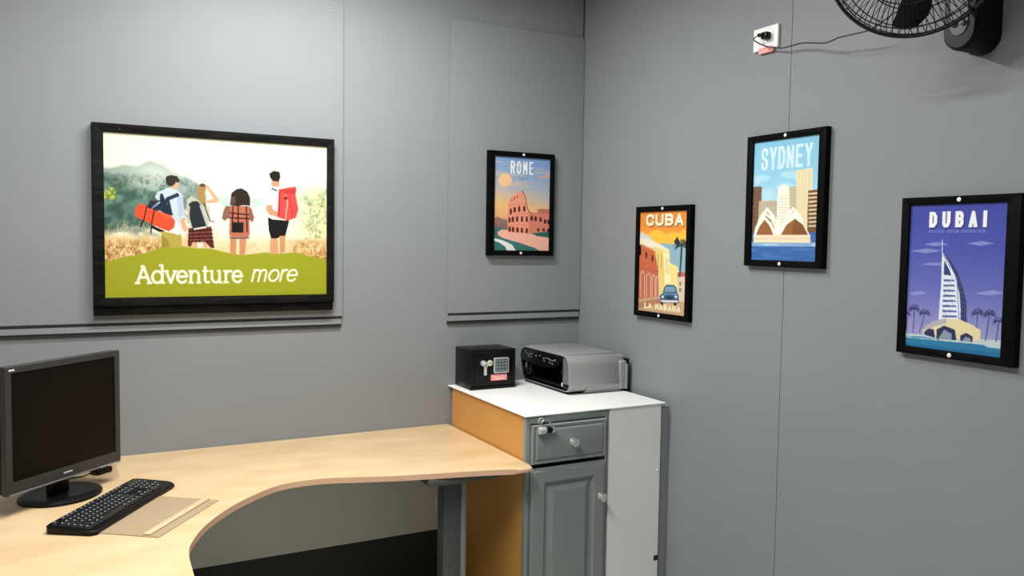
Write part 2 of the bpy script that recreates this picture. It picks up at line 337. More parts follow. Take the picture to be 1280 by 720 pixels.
# ---- the large hiking picture
def paint_adventure():
    q = [(129, 166), (407, 185), (407, 368), (131, 374)]
    cv = Canvas(420, 310, q); z1 = toz((100, 140), 2.7706); zA = toz((120, 200), 5.539); zB = toz((260, 200), 5.5375)
    cv.fn = z1
    cv.fill(lambda u, v: ramp(v, [(0, (255, 250, 222)), (.2, (255, 253, 235)), (.4, (250, 252, 244)), (.6, (255, 250, 232)), (.8, (240, 215, 165)), (1, (235, 200, 140))]))
    # pale far slopes
    cv.poly([(360, 215), (450, 195), (560, 215), (700, 190), (851, 235), (851, 400), (600, 350), (480, 360), (380, 300)], (228, 238, 232), .8)
    cv.poly([(430, 300), (520, 290), (640, 300), (640, 330), (500, 335)], (190, 212, 215), .8)
    cv.blur(9)
    cv.poly([(78, 195), (110, 197), (150, 186), (200, 190), (240, 172), (270, 180), (300, 194), (330, 215), (380, 235), (420, 262), (440, 300), (400, 330), (330, 360), (240, 400), (80, 410)], (150, 170, 165), .95)
    cv.poly([(78, 225), (130, 235), (200, 262), (260, 280), (300, 310), (260, 360), (200, 395), (80, 410)], (85, 120, 108), .8)
    cv.poly([(78, 330), (150, 310), (230, 350), (220, 395), (80, 415)], (70, 100, 92), .7)
    cv.blur(4)
    n1 = cv.noise(22, 14, 1)*.6+cv.noise(9, 7, 2)*.4
    mL = smooth01(1-cv.xx/cv.w, .52, .8)*smooth01(1-cv.yy/cv.h, .33, .42)*smooth01(cv.yy/cv.h, .2, .27)
    cv.blend(mL*smooth01(n1, .35, .7)*.55, (60, 90, 80))
    hz = np.exp(-(((cv.xx-95)/60)**2+((cv.yy-75)/28)**2))
    cv.blend(np.clip(hz*(.5+.6*n1), 0, 1)*.8, (235, 242, 236))
    n2 = cv.noise(12, 10, 5)*.5+cv.noise(5, 5, 6)*.5
    mR = smooth01(cv.xx/cv.w, .78, .95)*smooth01(cv.yy/cv.h, .22, .35)*smooth01(1-cv.yy/cv.h, .28, .45)
    cv.blend(mR*smooth01(n2, .4, .6)*.65, (165, 180, 120)); cv.blend(mR*smooth01(1-n2, .45, .62)*.6, (250, 235, 150))
    # grass
    n3 = cv.noise(3, 8, 8)*.5+cv.noise(8, 6, 9)*.5; V = cv.yy/cv.h; U = cv.xx/cv.w
    g = smooth01(V+.05*(n3-.5), .60, .66)*(1-.75*smooth01(U, .3, .42)+.75*smooth01(U, .75, .9)*1.0)
    cv.blend(np.clip(g, 0, 1)*.85, (222, 182, 118)); cv.blend(np.clip(g, 0, 1)*smooth01(n3, .5, .65)*.7, (245, 220, 170)); cv.blend(np.clip(g, 0, 1)*smooth01(1-n3, .55, .7)*.6, (165, 120, 70))
    cv.blend(smooth01(U, .82, 1)*smooth01(V, .7, .8)*smooth01(n3, .4, .6)*.7, (190, 120, 75))
    cv.blend(smooth01(1-U, .85, 1)*smooth01(V, .76, .84)*smooth01(n3, .45, .6)*.7, (120, 75, 45))
    n4 = cv.noise(2.2, 3.2, 21); n5 = cv.noise(26, 9, 22); gm = smooth01(V, .63, .7)*np.clip(smooth01(1-U, .62, .8)+smooth01(U, .8, .92), 0, 1)
    cv.blend(gm*smooth01(n4, .5, .75)*.55, (150, 98, 52)); cv.blend(gm*smooth01(n5, .45, .7)*.5, (205, 150, 84)); cv.blend(gm*smooth01(1-n4, .62, .8)*.5, (252, 232, 190))
    ms = smooth01(1-U, .5, .75)*smooth01(1-V, .38, .46)*smooth01(V, .22, .3)
    cv.blend(ms*smooth01(n4*.5+n1*.5, .5, .68)*.5, (52, 84, 74)); cv.blend(ms*smooth01(1-n1, .5, .7)*.25, (150, 178, 165))
    rg = random.Random(3)
    for k in range(70):
        x = 90+rg.random()*210; y = 400+rg.random()*40; cv.line([(x, y), (x+rg.uniform(-6, 8), y-rg.uniform(10, 28))], .7, (225, 200, 150), .8)
    for k in range(26):
        x = 84+rg.random()*38; y = 268+rg.random()*38; cv.ell((x, y), 6, 4, (190, 200, 70) if k % 3 else (120, 145, 50), .9, 8, rg.random()*3)
    for k in range(30):
        x = 770+rg.random()*78; y = 290+rg.random()*150; cv.ell((x, y), 5, 3, (150, 150, 80), .6, 8, rg.random()*3)
    for a_, b_ in (((770, 290), (830, 350)), ((848, 270), (820, 370)), ((818, 360), (812, 440))): cv.line([a_, b_], .9, (120, 120, 80), .8)
    # green hill
    cv.poly([(70, 527), (110, 517), (150, 505), (190, 500), (240, 488), (290, 470), (350, 467), (400, 474), (450, 475), (520, 492), (560, 498), (640, 488), (690, 492), (740, 488), (790, 500), (870, 516), (870, 680), (70, 680)], (168, 172, 44))
    C = (168, 172, 44)
    # first hiker
    cv.fn = zA; sk = (226, 178, 146)
    cv.poly([(450, 500), (590, 520), (592, 612), (455, 612)], (190, 172, 84)); cv.poly([(455, 530), (500, 560), (510, 612), (455, 612)], (160, 150, 60))
    cv.poly([(575, 410), (608, 402), (632, 485), (622, 505), (606, 500), (590, 460)], sk)
    cv.poly([(408, 262), (430, 228), (470, 212), (505, 196), (560, 214), (598, 250), (612, 400), (575, 422), (592, 480), (572, 527), (530, 512), (520, 380), (470, 300), (420, 280)], (205, 218, 236))
    cv.poly([(540, 420), (588, 470), (570, 527), (532, 510)], (240, 242, 248)); cv.poly([(560, 260), (595, 260), (605, 390), (575, 400)], (175, 195, 225), .7)
    cv.poly([(525, 180), (572, 160), (566, 208), (520, 200)], sk)
    cv.poly([(482, 140), (488, 120), (520, 112), (560, 120), (580, 146), (572, 165), (552, 160), (548, 172), (530, 188), (500, 186), (486, 165)], (52, 46, 40))
    cv.line([(470, 310), (500, 275), (560, 250)], 7, (38, 52, 82)); cv.line([(500, 290), (520, 380)], 5, (38, 52, 82))
    cv.poly([(345, 340), (380, 290), (440, 290), (445, 240), (462, 240), (480, 290), (535, 385), (500, 395), (440, 352), (390, 375), (350, 358)], (34, 46, 72))
    cv.line([(400, 330), (440, 300)], 2.5, (185, 195, 205)); cv.line([(385, 345), (430, 300)], 1.5, (150, 160, 180))
    cv.poly([(380, 455), (480, 500), (440, 505), (390, 480)], (30, 26, 30))
    cv.poly([(270, 350), (290, 318), (330, 310), (365, 340), (520, 390), (548, 430), (540, 475), (505, 500), (450, 480), (300, 412), (272, 392)], (240, 88, 54))
    cv.poly([(420, 362), (520, 390), (540, 420), (470, 400)], (248, 115, 75), .7)
    for a_, b_ in (((352, 330), (330, 425)), ((405, 352), (384, 450)), ((330, 420), (310, 468)), ((384, 450), (380, 515))): cv.line([a_, b_], 2.2, (38, 26, 34))
    # second hiker
    cv.poly([(665, 560), (705, 560), (700, 612), (664, 612)], sk); cv.poly([(742, 560), (770, 560), (768, 612), (735, 612)], sk); cv.poly([(700, 575), (740, 565), (740, 612), (700, 612)], (240, 228, 215))
    cv.poly([(628, 280), (660, 255), (705, 285), (780, 330), (790, 400), (770, 480), (650, 470), (628, 350)], (200, 198, 185))
    cv.poly([(640, 478), (798, 466), (806, 540), (818, 615), (790, 612), (745, 560), (720, 575), (668, 572), (655, 608), (634, 600)], (112, 40, 36))
    for k in range(7): cv.line([(645+k*24, 480), (640+k*26, 575)], 1.6, (45, 22, 26), .7)
    for k in range(4): cv.line([(640, 500+k*24), (810, 490+k*26)], 1.6, (45, 22, 26), .7)
    for k in range(3): cv.line([(640, 512+k*24), (808, 502+k*26)], .8, (225, 180, 165), .6)
    cv.poly([(752, 178), (772, 180), (800, 215), (850, 282), (838, 302), (770, 306), (760, 288), (815, 274), (775, 222)], sk)
    cv.poly([(698, 250), (702, 200), (722, 172), (750, 172), (762, 200), (752, 240), (764, 330), (740, 322), (716, 300)], (176, 142, 92)); cv.poly([(712, 180), (735, 168), (758, 180), (750, 195), (720, 190)], (90, 70, 45))
    cv.poly([(640, 312), (668, 292), (702, 292), (728, 322), (768, 458), (758, 478), (670, 484), (648, 410)], (38, 48, 54))
    cv.line([(722, 325), (766, 455)], 3, (190, 195, 195)); cv.line([(682, 484), (758, 470)], 3.2, (228, 228, 220)); cv.line([(645, 330), (636, 440)], 3, (190, 188, 178)); cv.line([(745, 310), (790, 430), (815, 432)], 1.8, (40, 45, 50))
    # third hiker
    cv.fn = zB
    cv.poly([(150, 545), (196, 545), (190, 662), (152, 655)], (214, 150, 112)); cv.poly([(213, 545), (264, 545), (252, 664), (216, 664)], (214, 150, 112))
    cv.poly([(120, 325), (150, 325), (152, 400), (112, 428), (94, 408), (104, 360)], (150, 105, 85)); cv.poly([(275, 325), (296, 340), (318, 408), (302, 438), (278, 412)], (150, 105, 85))
    cv.poly([(142, 500), (286, 500), (278, 548), (215, 553), (150, 548)], (176, 156, 146))
    cv.poly([(150, 325), (282, 325), (286, 520), (268, 538), (160, 538), (144, 510)], (196, 118, 94))
    cv.poly([(150, 320), (160, 235), (195, 208), (228, 202), (268, 225), (286, 262), (288, 322), (240, 318), (205, 326)], (52, 38, 32))
    cv.poly([(152, 318), (160, 262), (185, 255), (190, 310)], (110, 85, 62), .8)
    for p in ([(206, 322), (206, 440)], [(152, 372), (280, 385)], [(170, 330), (165, 500)], [(262, 330), (268, 500)], [(148, 405), (280, 412)]): cv.line(p, 2.6, (58, 28, 28))
    cv.poly([(168, 437), (244, 437), (242, 507), (170, 507)], (26, 20, 26)); cv.line([(150, 545), (280, 545)], 2, (80, 70, 65))
    # fourth hiker
    cv.poly([(428, 535), (476, 535), (484, 655), (422, 655)], (222, 168, 126)); cv.poly([(488, 520), (532, 520), (526, 640), (494, 650)], (214, 158, 116))
    cv.poly([(395, 330), (394, 255), (412, 212), (450, 188), (500, 192), (520, 260), (500, 412), (430, 418), (425, 360)], (238, 242, 247))
    cv.poly([(436, 140), (490, 150), (490, 186), (470, 196), (432, 186)], (212, 160, 130)); cv.poly([(418, 102), (450, 82), (490, 90), (496, 126), (484, 156), (446, 152), (428, 132)], (34, 28, 24))
    cv.poly([(398, 320), (436, 314), (446, 350), (486, 368), (480, 400), (425, 386), (400, 356)], (214, 162, 128)); cv.line([(440, 205), (470, 218)], 3, (60, 80, 130))
    cv.poly([(410, 400), (440, 416), (556, 424), (546, 470), (530, 528), (490, 530), (482, 546), (432, 546), (416, 490)], (22, 20, 26))
    cv.poly([(484, 208), (520, 204), (545, 198), (600, 190), (606, 212), (600, 245), (620, 350), (602, 405), (545, 425), (474, 400), (480, 300)], (228, 84, 80))
    cv.poly([(500, 205), (560, 212), (600, 200), (590, 240), (530, 236)], (196, 58, 58), .8); cv.line([(530, 250), (545, 300), (530, 420)], 2, (250, 200, 190)); cv.line([(492, 215), (488, 390)], 2, (180, 50, 55)); cv.line([(556, 250), (580, 380)], 1.6, (190, 60, 60)); cv.ell((532, 270), 12, 12, (120, 40, 45))
    cv.fn = z1
    # lettering: x positions taken on the print itself
    bx = cv.T([(192, 600), (565, 595), (590, 592), (752, 588)])
    s = 1.0
    low(cv, 'Adventure', LOW, bx[0][0], bx[1][0]-1, (bx[0][1]+bx[1][1])/2, 27.5, 4.9, (255, 253, 236))
    low(cv, 'more', ITA, bx[2][0], bx[3][0]-3, (bx[2][1]+bx[3][1])/2, 27, 3.9, (255, 253, 236), shear=.2)
    return cv.done()

def paint_rome():
    cv = Canvas(150, 230, [(118, 108), (411, 125), (405, 604), (117, 603)])
    cv.fill(lambda u, v: ramp(v+.1*(1-u), [(0, (125, 160, 210)), (.3, (160, 180, 205)), (.45, (200, 190, 180)), (.6, (240, 195, 130)), (.75, (235, 175, 130)), (1, (200, 150, 130))]))
    n = cv.noise(60, 5, 3); cv.blend(smooth01(n, .62, .8)*smooth01(1-cv.yy/cv.h, .55, .75)*.5, (235, 195, 170))
    cv.poly([(340, 218), (411, 205), (411, 225), (360, 226)], (225, 180, 165), .7)
    cv.ell((175, 237), 35, 35, (244, 204, 150))
    cv.poly([(112, 440), (140, 428), (165, 440), (200, 445), (200, 510), (112, 510)], (150, 118, 112))
    for x in (122, 134, 150, 166, 180): cv.poly([(x-4, 500), (x, 452), (x+4, 500)], (95, 90, 95))
    cv.poly([(110, 488), (420, 488), (420, 620), (110, 620)], (62, 122, 116))
    cv.poly([(138, 508), (160, 494), (210, 496), (330, 520), (420, 536), (420, 620), (385, 620), (330, 588), (250, 562), (170, 540), (142, 524)], (244, 186, 166))
    cv.poly([(112, 536), (168, 551), (214, 572), (240, 612), (192, 612), (180, 584), (150, 562), (112, 550)], (236, 236, 232))
    cv.poly([(320, 514), (350, 504), (420, 500), (420, 538), (340, 526)], (50, 108, 100))
    b = (240, 162, 134)
    cv.poly([(192, 508), (189, 430), (194, 352), (214, 318), (240, 302), (266, 291), (284, 332), (288, 372), (304, 402), (345, 408), (412, 404), (412, 502), (330, 512), (300, 516), (240, 512)], b)
    cv.poly([(300, 404), (412, 404), (412, 500), (330, 512), (300, 514)], (218, 138, 116))
    cv.poly([(345, 386), (412, 388), (412, 410), (345, 408)], (186, 108, 92))
    for k in range(9): cv.line([(348+k*8, 388), (348+k*8, 406)], .8, (235, 165, 140))
    cv.line([(266, 291), (284, 332), (288, 372), (304, 402), (318, 410)], 1.6, (110, 52, 50))
    for y0, y1 in ((362, 352), (414, 404), (470, 462)): cv.line([(192, y0+4), (240, y0), (290, y1+8), (330, y1+14)], .8, (200, 120, 100))
    dk = (92, 34, 38)
    def arch(x, y, w_, h_): cv.poly([(x-w_, y+h_), (x-w_, y-h_*.5), (x, y-h_), (x+w_, y-h_*.5), (x+w_, y+h_)], dk)
    for x, y in ((206, 399), (226, 390), (250, 385), (276, 384)): arch(x, y, 5.5, 16)
    for x, y in ((200, 443), (217, 440), (240, 438), (265, 438), (290, 438)): arch(x, y, 5.5, 15)
    for x, y in ((201, 490), (219, 492), (242, 494), (265, 496), (290, 498)): arch(x, y, 6, 14)
    for x, y in ((315, 434), (336, 436), (362, 440), (385, 450), (403, 452)): arch(x, y, 6, 13)
    for x, y in ((350, 494), (378, 494), (402, 496)): arch(x, y, 6, 9)
    for x, y in ((212, 340), (226, 331), (240, 322)): arch(x, y, 2.5, 6)
    caps(cv, 'ROME', 43, 104, 10, 41, 3.4, (250, 250, 250), gap=.5)
    caps(cv, 'ITALY', 64, 90, 49, 55, 1.4, (120, 130, 150), .7)
    return cv.done()

def palm(cv, c, base, r, colr, seed, tw=1.6):
    rg = random.Random(seed); cv.line([base, ((base[0]+c[0])/2+1, (base[1]+c[1])/2), c], tw, colr)
    for k in range(12):
        a = R(-205+k*21+rg.uniform(-6, 6)); q = rg.uniform(.85, 1.1)*r; ca, sa = math.cos(a), math.sin(a)
        mid = (c[0]+q*.55*ca, c[1]+q*.62*sa-q*.06); e = (c[0]+q*ca, c[1]+q*.62*sa+q*(.22+.18*rg.random())*abs(ca)+q*.08)
        nx, ny = -(e[1]-c[1])*.085, (e[0]-c[0])*.085
        cv.poly([c, (mid[0]+nx, mid[1]+ny), e, (mid[0]-nx, mid[1]-ny)], colr)
    cv.ell(c, r*.16, r*.13, colr)

def paint_cuba():
    cv = Canvas(150, 232, [(80, 98), (315, 96), (299, 612), (70, 584)])
    cv.fill(lambda u, v: ramp(v, [(0, (226, 146, 62)), (.14, (236, 150, 66)), (.24, (240, 170, 80)), (.34, (235, 190, 110)), (.42, (168, 190, 196)), (1, (185, 195, 195))]))
    cv.poly([(74, 222), (95, 205), (120, 212), (135, 196), (160, 188), (185, 196), (205, 214), (240, 200), (262, 210), (300, 190), (310, 240), (240, 268), (160, 255), (110, 240), (74, 250)], (250, 196, 74))
    cv.poly([(74, 205), (88, 198), (104, 210), (124, 222), (150, 240), (74, 245)], (214, 216, 212))
    cv.poly([(180, 255), (245, 262), (262, 250), (305, 270), (305, 400), (180, 380)], (150, 186, 198))
    cv.poly([(76, 228), (120, 234), (180, 262), (222, 290), (224, 306), (200, 300), (76, 258)], (240, 232, 208))
    cv.poly([(145, 272), (222, 300), (222, 530), (160, 530)], (238, 212, 132)); cv.poly([(195, 300), (224, 306), (224, 530), (200, 530)], (250, 236, 180))
    for x in (168, 184): cv.line([(x, 310), (x, 380)], 1.6, (150, 120, 80)); 
    for x in (207, 216): cv.line([(x, 330), (x, 470)], 1.2, (190, 160, 110))
    cv.poly([(222, 350), (262, 372), (270, 400), (270, 520), (222, 520)], (248, 226, 150)); cv.poly([(200, 405), (228, 410), (228, 450), (200, 450)], (250, 240, 190))
    cv.poly([(262, 400), (300, 400), (298, 422), (262, 425)], (196, 110, 92)); cv.poly([(262, 422), (300, 420), (300, 570), (262, 560)], (226, 206, 186))
    for y in (445, 475): cv.poly([(270, y), (280, y), (280, y+18), (270, y+18)], (150, 130, 125))
    cv.poly([(72, 256), (90, 258), (150, 290), (168, 385), (172, 528), (70, 548)], (206, 112, 76))
    cv.poly([(70, 372), (168, 392), (172, 528), (70, 548)], (198, 116, 92)); cv.line([(76, 256), (150, 292)], 1.8, (240, 190, 150)); cv.line([(72, 374), (170, 396)], 1.4, (170, 84, 62))
    for x, y in ((110, 312), (140, 328)): cv.poly([(x-4, y+16), (x-4, y-14), (x+4, y-14), (x+4, y+16)], (80, 44, 40))
    cv.poly([(72, 268), (84, 266), (84, 312), (72, 314)], (40, 30, 30))
    for x, t, b_ in ((91, 396, 520), (121, 405, 518), (146, 412, 516), (165, 418, 514)):
        w_ = 10 if x < 130 else 7; cv.line([(x-w_, b_), (x-w_, t+14), (x-w_*.5, t), (x+w_*.5, t), (x+w_, t+14), (x+w_, b_)], 1.8, (238, 205, 178))
    cv.poly([(68, 530), (172, 516), (300, 545), (305, 640), (68, 640)], (206, 172, 136)); cv.poly([(68, 545), (172, 526), (200, 545), (68, 575)], (186, 132, 104))
    palm(cv, (281, 268), (272, 420), 46, (46, 56, 62), 4, 3); palm(cv, (286, 262), (276, 400), 34, (60, 72, 74), 9, 2); cv.poly([(245, 250), (262, 225), (275, 255), (265, 275)], (46, 56, 62))
    # car
    for x in (186, 250): cv.ell((x, 550), 7, 11, (38, 34, 40))
    cv.poly([(176, 512), (190, 500), (198, 470), (208, 460), (246, 460), (256, 472), (262, 500), (268, 515), (268, 548), (180, 545)], (66, 104, 134))
    cv.poly([(204, 468), (248, 468), (254, 494), (198, 494)], (134, 164, 182)); cv.poly([(190, 500), (262, 500), (256, 512), (222, 506), (196, 512)], (104, 146, 172))
    for x in (190, 254): cv.ell((x, 518), 6, 7, (220, 226, 226))
    cv.poly([(206, 516), (240, 516), (238, 530), (208, 530)], (48, 66, 84)); cv.poly([(182, 534), (264, 536), (262, 545), (184, 543)], (228, 230, 226))
    caps(cv, 'CUBA', 21, 138, 7, 34, 6.6, (150, 90, 50), .7, gap=.16, off=(2, 2)); caps(cv, 'CUBA', 20, 137, 6, 33, 6.6, (246, 236, 204), gap=.16)
    caps(cv, 'LA HABANA', 20, 134, 211, 225, 3.8, (246, 232, 196), gap=.2)
    return cv.done()

def paint_sydney():
    cv = Canvas(150, 226, [(113, 132), (391, 100), (366, 638), (91, 625)])
    cv.fill(lambda u, v: ramp(v, [(0, (140, 200, 228)), (.35, (158, 212, 234)), (.6, (205, 230, 240)), (1, (205, 230, 240))]))
    for c in ((140, 282, 38, 13), (118, 296, 20, 12), (262, 268, 44, 16), (300, 282, 30, 14), (165, 345, 30, 20), (240, 320, 40, 20)): cv.ell(c[:2], c[2], c[3], (190, 226, 240), .8)
    cv.poly([(96, 318), (141, 316), (134, 520), (88, 520)], (124, 94, 68))
    for k in range(10): cv.line([(96, 330+k*18), (138, 328+k*18)], .7, (160, 128, 98))
    cv.poly([(129, 378), (203, 376), (203, 500), (122, 500)], (206, 194, 170))
    for k in range(9): cv.line([(134+k*8, 380), (130+k*8, 480)], 1.1, (160, 140, 110))
    cv.poly([(256, 320), (288, 318), (286, 480), (256, 480)], (196, 184, 154))
    for k in range(10): cv.line([(258, 328+k*12), (286, 328+k*12)], .8, (225, 216, 190))
    cv.poly([(207, 352), (212, 322), (234, 308), (256, 320), (258, 500), (204, 500)], (246, 240, 224))
    for k in range(10): cv.line([(210, 358+k*12), (254, 356+k*12)], .8, (200, 188, 160))
    cv.poly([(286, 250), (355, 242), (346, 510), (284, 510)], (242, 228, 190))
    for k in range(7): cv.line([(292+k*9, 252), (289+k*8.6, 490)], 1.0, (208, 186, 140))
    cv.poly([(335, 336), (381, 332), (374, 520), (328, 520)], (124, 92, 62))
    for k in range(9): cv.line([(338, 350+k*17), (377, 348+k*17)], 2.6, (238, 222, 184))
    cv.poly([(80, 512), (380, 512), (380, 660), (80, 660)], (66, 112, 178)); cv.poly([(80, 555), (110, 548), (360, 555), (380, 562), (380, 572), (80, 566)], (190, 216, 232))
    n = cv.noise(40, 4, 4); cv.blend(smooth01(n, .55, .7)*smooth01(cv.yy/cv.h, .8, .84)*.5, (96, 146, 206))
    W = (248, 244, 232); T_ = (160, 122, 78)
    for a_, m_, b_ in (((122, 470), (162, 402), (204, 470)), ((228, 470), (272, 402), (315, 470))):
        cv.poly([a_, (a_[0]+12, a_[1]-32), m_, (b_[0]-12, b_[1]-32), b_], W); cv.poly([(a_[0]+16, a_[1]-12), (m_[0], m_[1]+20), (b_[0]-16, b_[1]-12)], T_)
    for s_ in (0, 1):
        cx = 156 if s_ == 0 else 274
        cv.poly([(cx-46, 500), (cx-30, 452), (cx, 424), (cx+30, 452), (cx+46, 500)], W); cv.poly([(cx-38, 496), (cx-22, 458), (cx, 440), (cx+22, 458), (cx+38, 496)], T_)
    cv.poly([(104, 522), (112, 485), (150, 440), (180, 470), (200, 522)], W); cv.poly([(210, 522), (235, 470), (276, 438), (312, 468), (338, 522)], W)
    cv.poly([(186, 522), (196, 470), (206, 440), (216, 470), (226, 522)], W)
    cv.poly([(114, 522), (128, 486), (151, 456), (172, 482), (187, 522)], (158, 108, 64)); cv.poly([(218, 522), (244, 478), (278, 454), (312, 480), (332, 522)], (158, 108, 64))
    cv.poly([(278, 454), (312, 480), (332, 522), (262, 522)], (140, 92, 54)); cv.poly([(102, 520), (342, 522), (342, 556), (104, 552)], (244, 226, 194)); cv.line([(104, 536), (340, 538)], .8, (210, 186, 150))
    caps(cv, 'SYDNEY', 18, 134, 13, 55, 5.8, (215, 238, 246), .95, gap=.2)
    return cv.done()

def paint_dubai():
    cv = Canvas(170, 250, [(115, 82), (476, 76), (451, 648), (94, 606)])
    cv.fill(lambda u, v: ramp(v, [(0, (76, 84, 172)), (.3, (88, 96, 180)), (.6, (116, 120, 192)), (.88, (160, 160, 208)), (1, (165, 165, 205))]))
    for p in ([(108, 252), (180, 244), (230, 254), (170, 262)], [(165, 228), (210, 220), (260, 230), (200, 236)], [(320, 226), (380, 218), (424, 228), (370, 236)], [(150, 303), (200, 296), (262, 302), (210, 308)], [(104, 410), (150, 402), (175, 412), (130, 418)], [(350, 410), (420, 398), (465, 410), (400, 418)]): cv.poly(p, (165, 175, 225), .7)
    cv.line([(350, 292), (358, 300), (366, 293)], .7, (60, 60, 110), .7)
    cv.poly([(90, 560), (480, 585), (480, 620), (90, 590)], (196, 214, 214))
    for c, b_, s_ in (((128, 468), (124, 556), 26), ((168, 484), (148, 556), 24), ((99, 486), (99, 550), 16), ((362, 482), (357, 576), 28), ((406, 486), (392, 584), 28), ((440, 512), (430, 586), 24)): palm(cv, c, b_, s_, (44, 52, 96), s_, 1.3)
    cv.line([(232, 212), (232, 262)], 1.2, (235, 238, 250))
    cv.poly([(232, 256), (262, 286), (288, 330), (308, 385), (322, 445), (324, 520), (296, 520), (296, 440), (280, 370), (256, 305)], (70, 74, 120))
    for k in range(8): cv.line([(284+k*2.5, 365+k*18), (312+k*1.6, 375+k*18)], .7, (120, 124, 168), .8)
    cv.poly([(232, 256), (256, 296), (280, 345), (296, 410), (301, 470), (300, 520), (218, 520), (228, 380)], (236, 240, 252))
    cv.poly([(240, 288), (260, 326), (266, 345), (238, 342)], (60, 76, 130)); cv.line([(236, 268), (262, 316)], 1.2, (110, 120, 170))
    for k in range(8): y = 358+k*19; cv.poly([(238-k*.8, y), (276+k*1.5, y+2), (278+k*1.5, y+8), (238-k*.8, y+9)], (92, 108, 160))
    cv.line([(286, 350), (296, 520)], 1.4, (120, 130, 180)); cv.line([(232, 430), (272, 350)], .8, (200, 205, 230)); cv.line([(236, 500), (290, 420)], .8, (200, 205, 230))
    cv.poly([(160, 545), (176, 528), (200, 514), (246, 503), (300, 508), (346, 528), (374, 546), (372, 582), (340, 586), (160, 560)], (236, 222, 176))
    cv.poly([(160, 545), (176, 528), (200, 514), (246, 503), (250, 520), (200, 535), (180, 552)], (190, 184, 196))
    for p in ([(164, 556), (182, 542), (202, 545), (206, 576), (170, 566)], [(212, 580), (212, 545), (240, 530), (280, 545), (286, 584)], [(300, 586), (300, 566), (322, 556), (346, 570), (344, 590)]): cv.poly(p, (58, 62, 98))
    cv.poly([(218, 580), (240, 545), (268, 560), (268, 584)], (150, 160, 180)); cv.poly([(304, 588), (320, 570), (336, 576), (338, 590)], (150, 160, 180))
    cv.poly([(90, 570), (160, 572), (230, 584), (330, 592), (385, 600), (400, 608), (480, 616), (480, 680), (90, 680)], (58, 132, 172)); cv.poly([(90, 596), (480, 632), (480, 680), (90, 680)], (46, 116, 160), .7)
    cv.line([(90, 573), (240, 586), (370, 596)], 1.2, (215, 228, 228))
    caps(cv, 'DUBAI', 37, 137, 14, 41, 6.2, (40, 40, 80), .5, gap=.62, off=(1.2, 1.5), iw=.46); caps(cv, 'DUBAI', 36, 136, 13, 40, 6.2, (250, 250, 252), gap=.62, iw=.46)
    caps(cv, 'UNITED ARAB EMIRATES', 35, 134, 44, 49, 1.1, (140, 148, 205), .9, gap=.3)
    return cv.done()

def m_print(name, rough, coat):
    m = mat(name, (1, 1, 1), rough, coat=coat, spec=.2); n = m.node_tree.nodes
    v = n.new('ShaderNodeVertexColor'); v.layer_name = 'ink'
    m.node_tree.links.new(v.outputs[0], n['Principled BSDF'].inputs['Base Color']); return m
mp_big = m_print('satin_print', .55, 0); mp_small = m_print('laminated_print', .4, .25)
def print_mesh(img, w, h, m, parent, gain, fn):
    H, W, _ = img.shape; a = img/255.; L = np.where(a <= .04045, a/12.92, ((a+.055)/1.055)**2.4)**1.08*np.array(gain)
    L = np.clip(L, 0, .92)
    # pad so that vertices sit on the sample centres and run to the edges
    jj, ii = np.mgrid[0:H, 0:W]; u = ii/(W-1)-.5; v = .5-jj/(H-1)
    co = fn(u*w, v*h).reshape(-1, 3)
    me = bpy.data.meshes.new('print'); idx = (jj*W+ii)
    q = np.stack([idx[:-1, :-1], idx[1:, :-1], idx[1:, 1:], idx[:-1, 1:]], -1).reshape(-1, 4)
    me.vertices.add(H*W); me.vertices.foreach_set('co', co.ravel().astype(np.float32))
    me.loops.add(q.size); me.loops.foreach_set('vertex_index', q.ravel().astype(np.int32))
    me.polygons.add(len(q)); me.polygons.foreach_set('loop_start', np.arange(0, q.size, 4, dtype=np.int32)); me.update(calc_edges=True)
    at = me.color_attributes.new('ink', 'FLOAT_COLOR', 'POINT'); c4 = np.ones((H*W, 4), np.float32); c4[:, :3] = L.reshape(-1, 3); at.data.foreach_set('color', c4.ravel())
    me.materials.append(m); o = bpy.data.objects.new('print', me); col.objects.link(o); o.parent = parent; return o

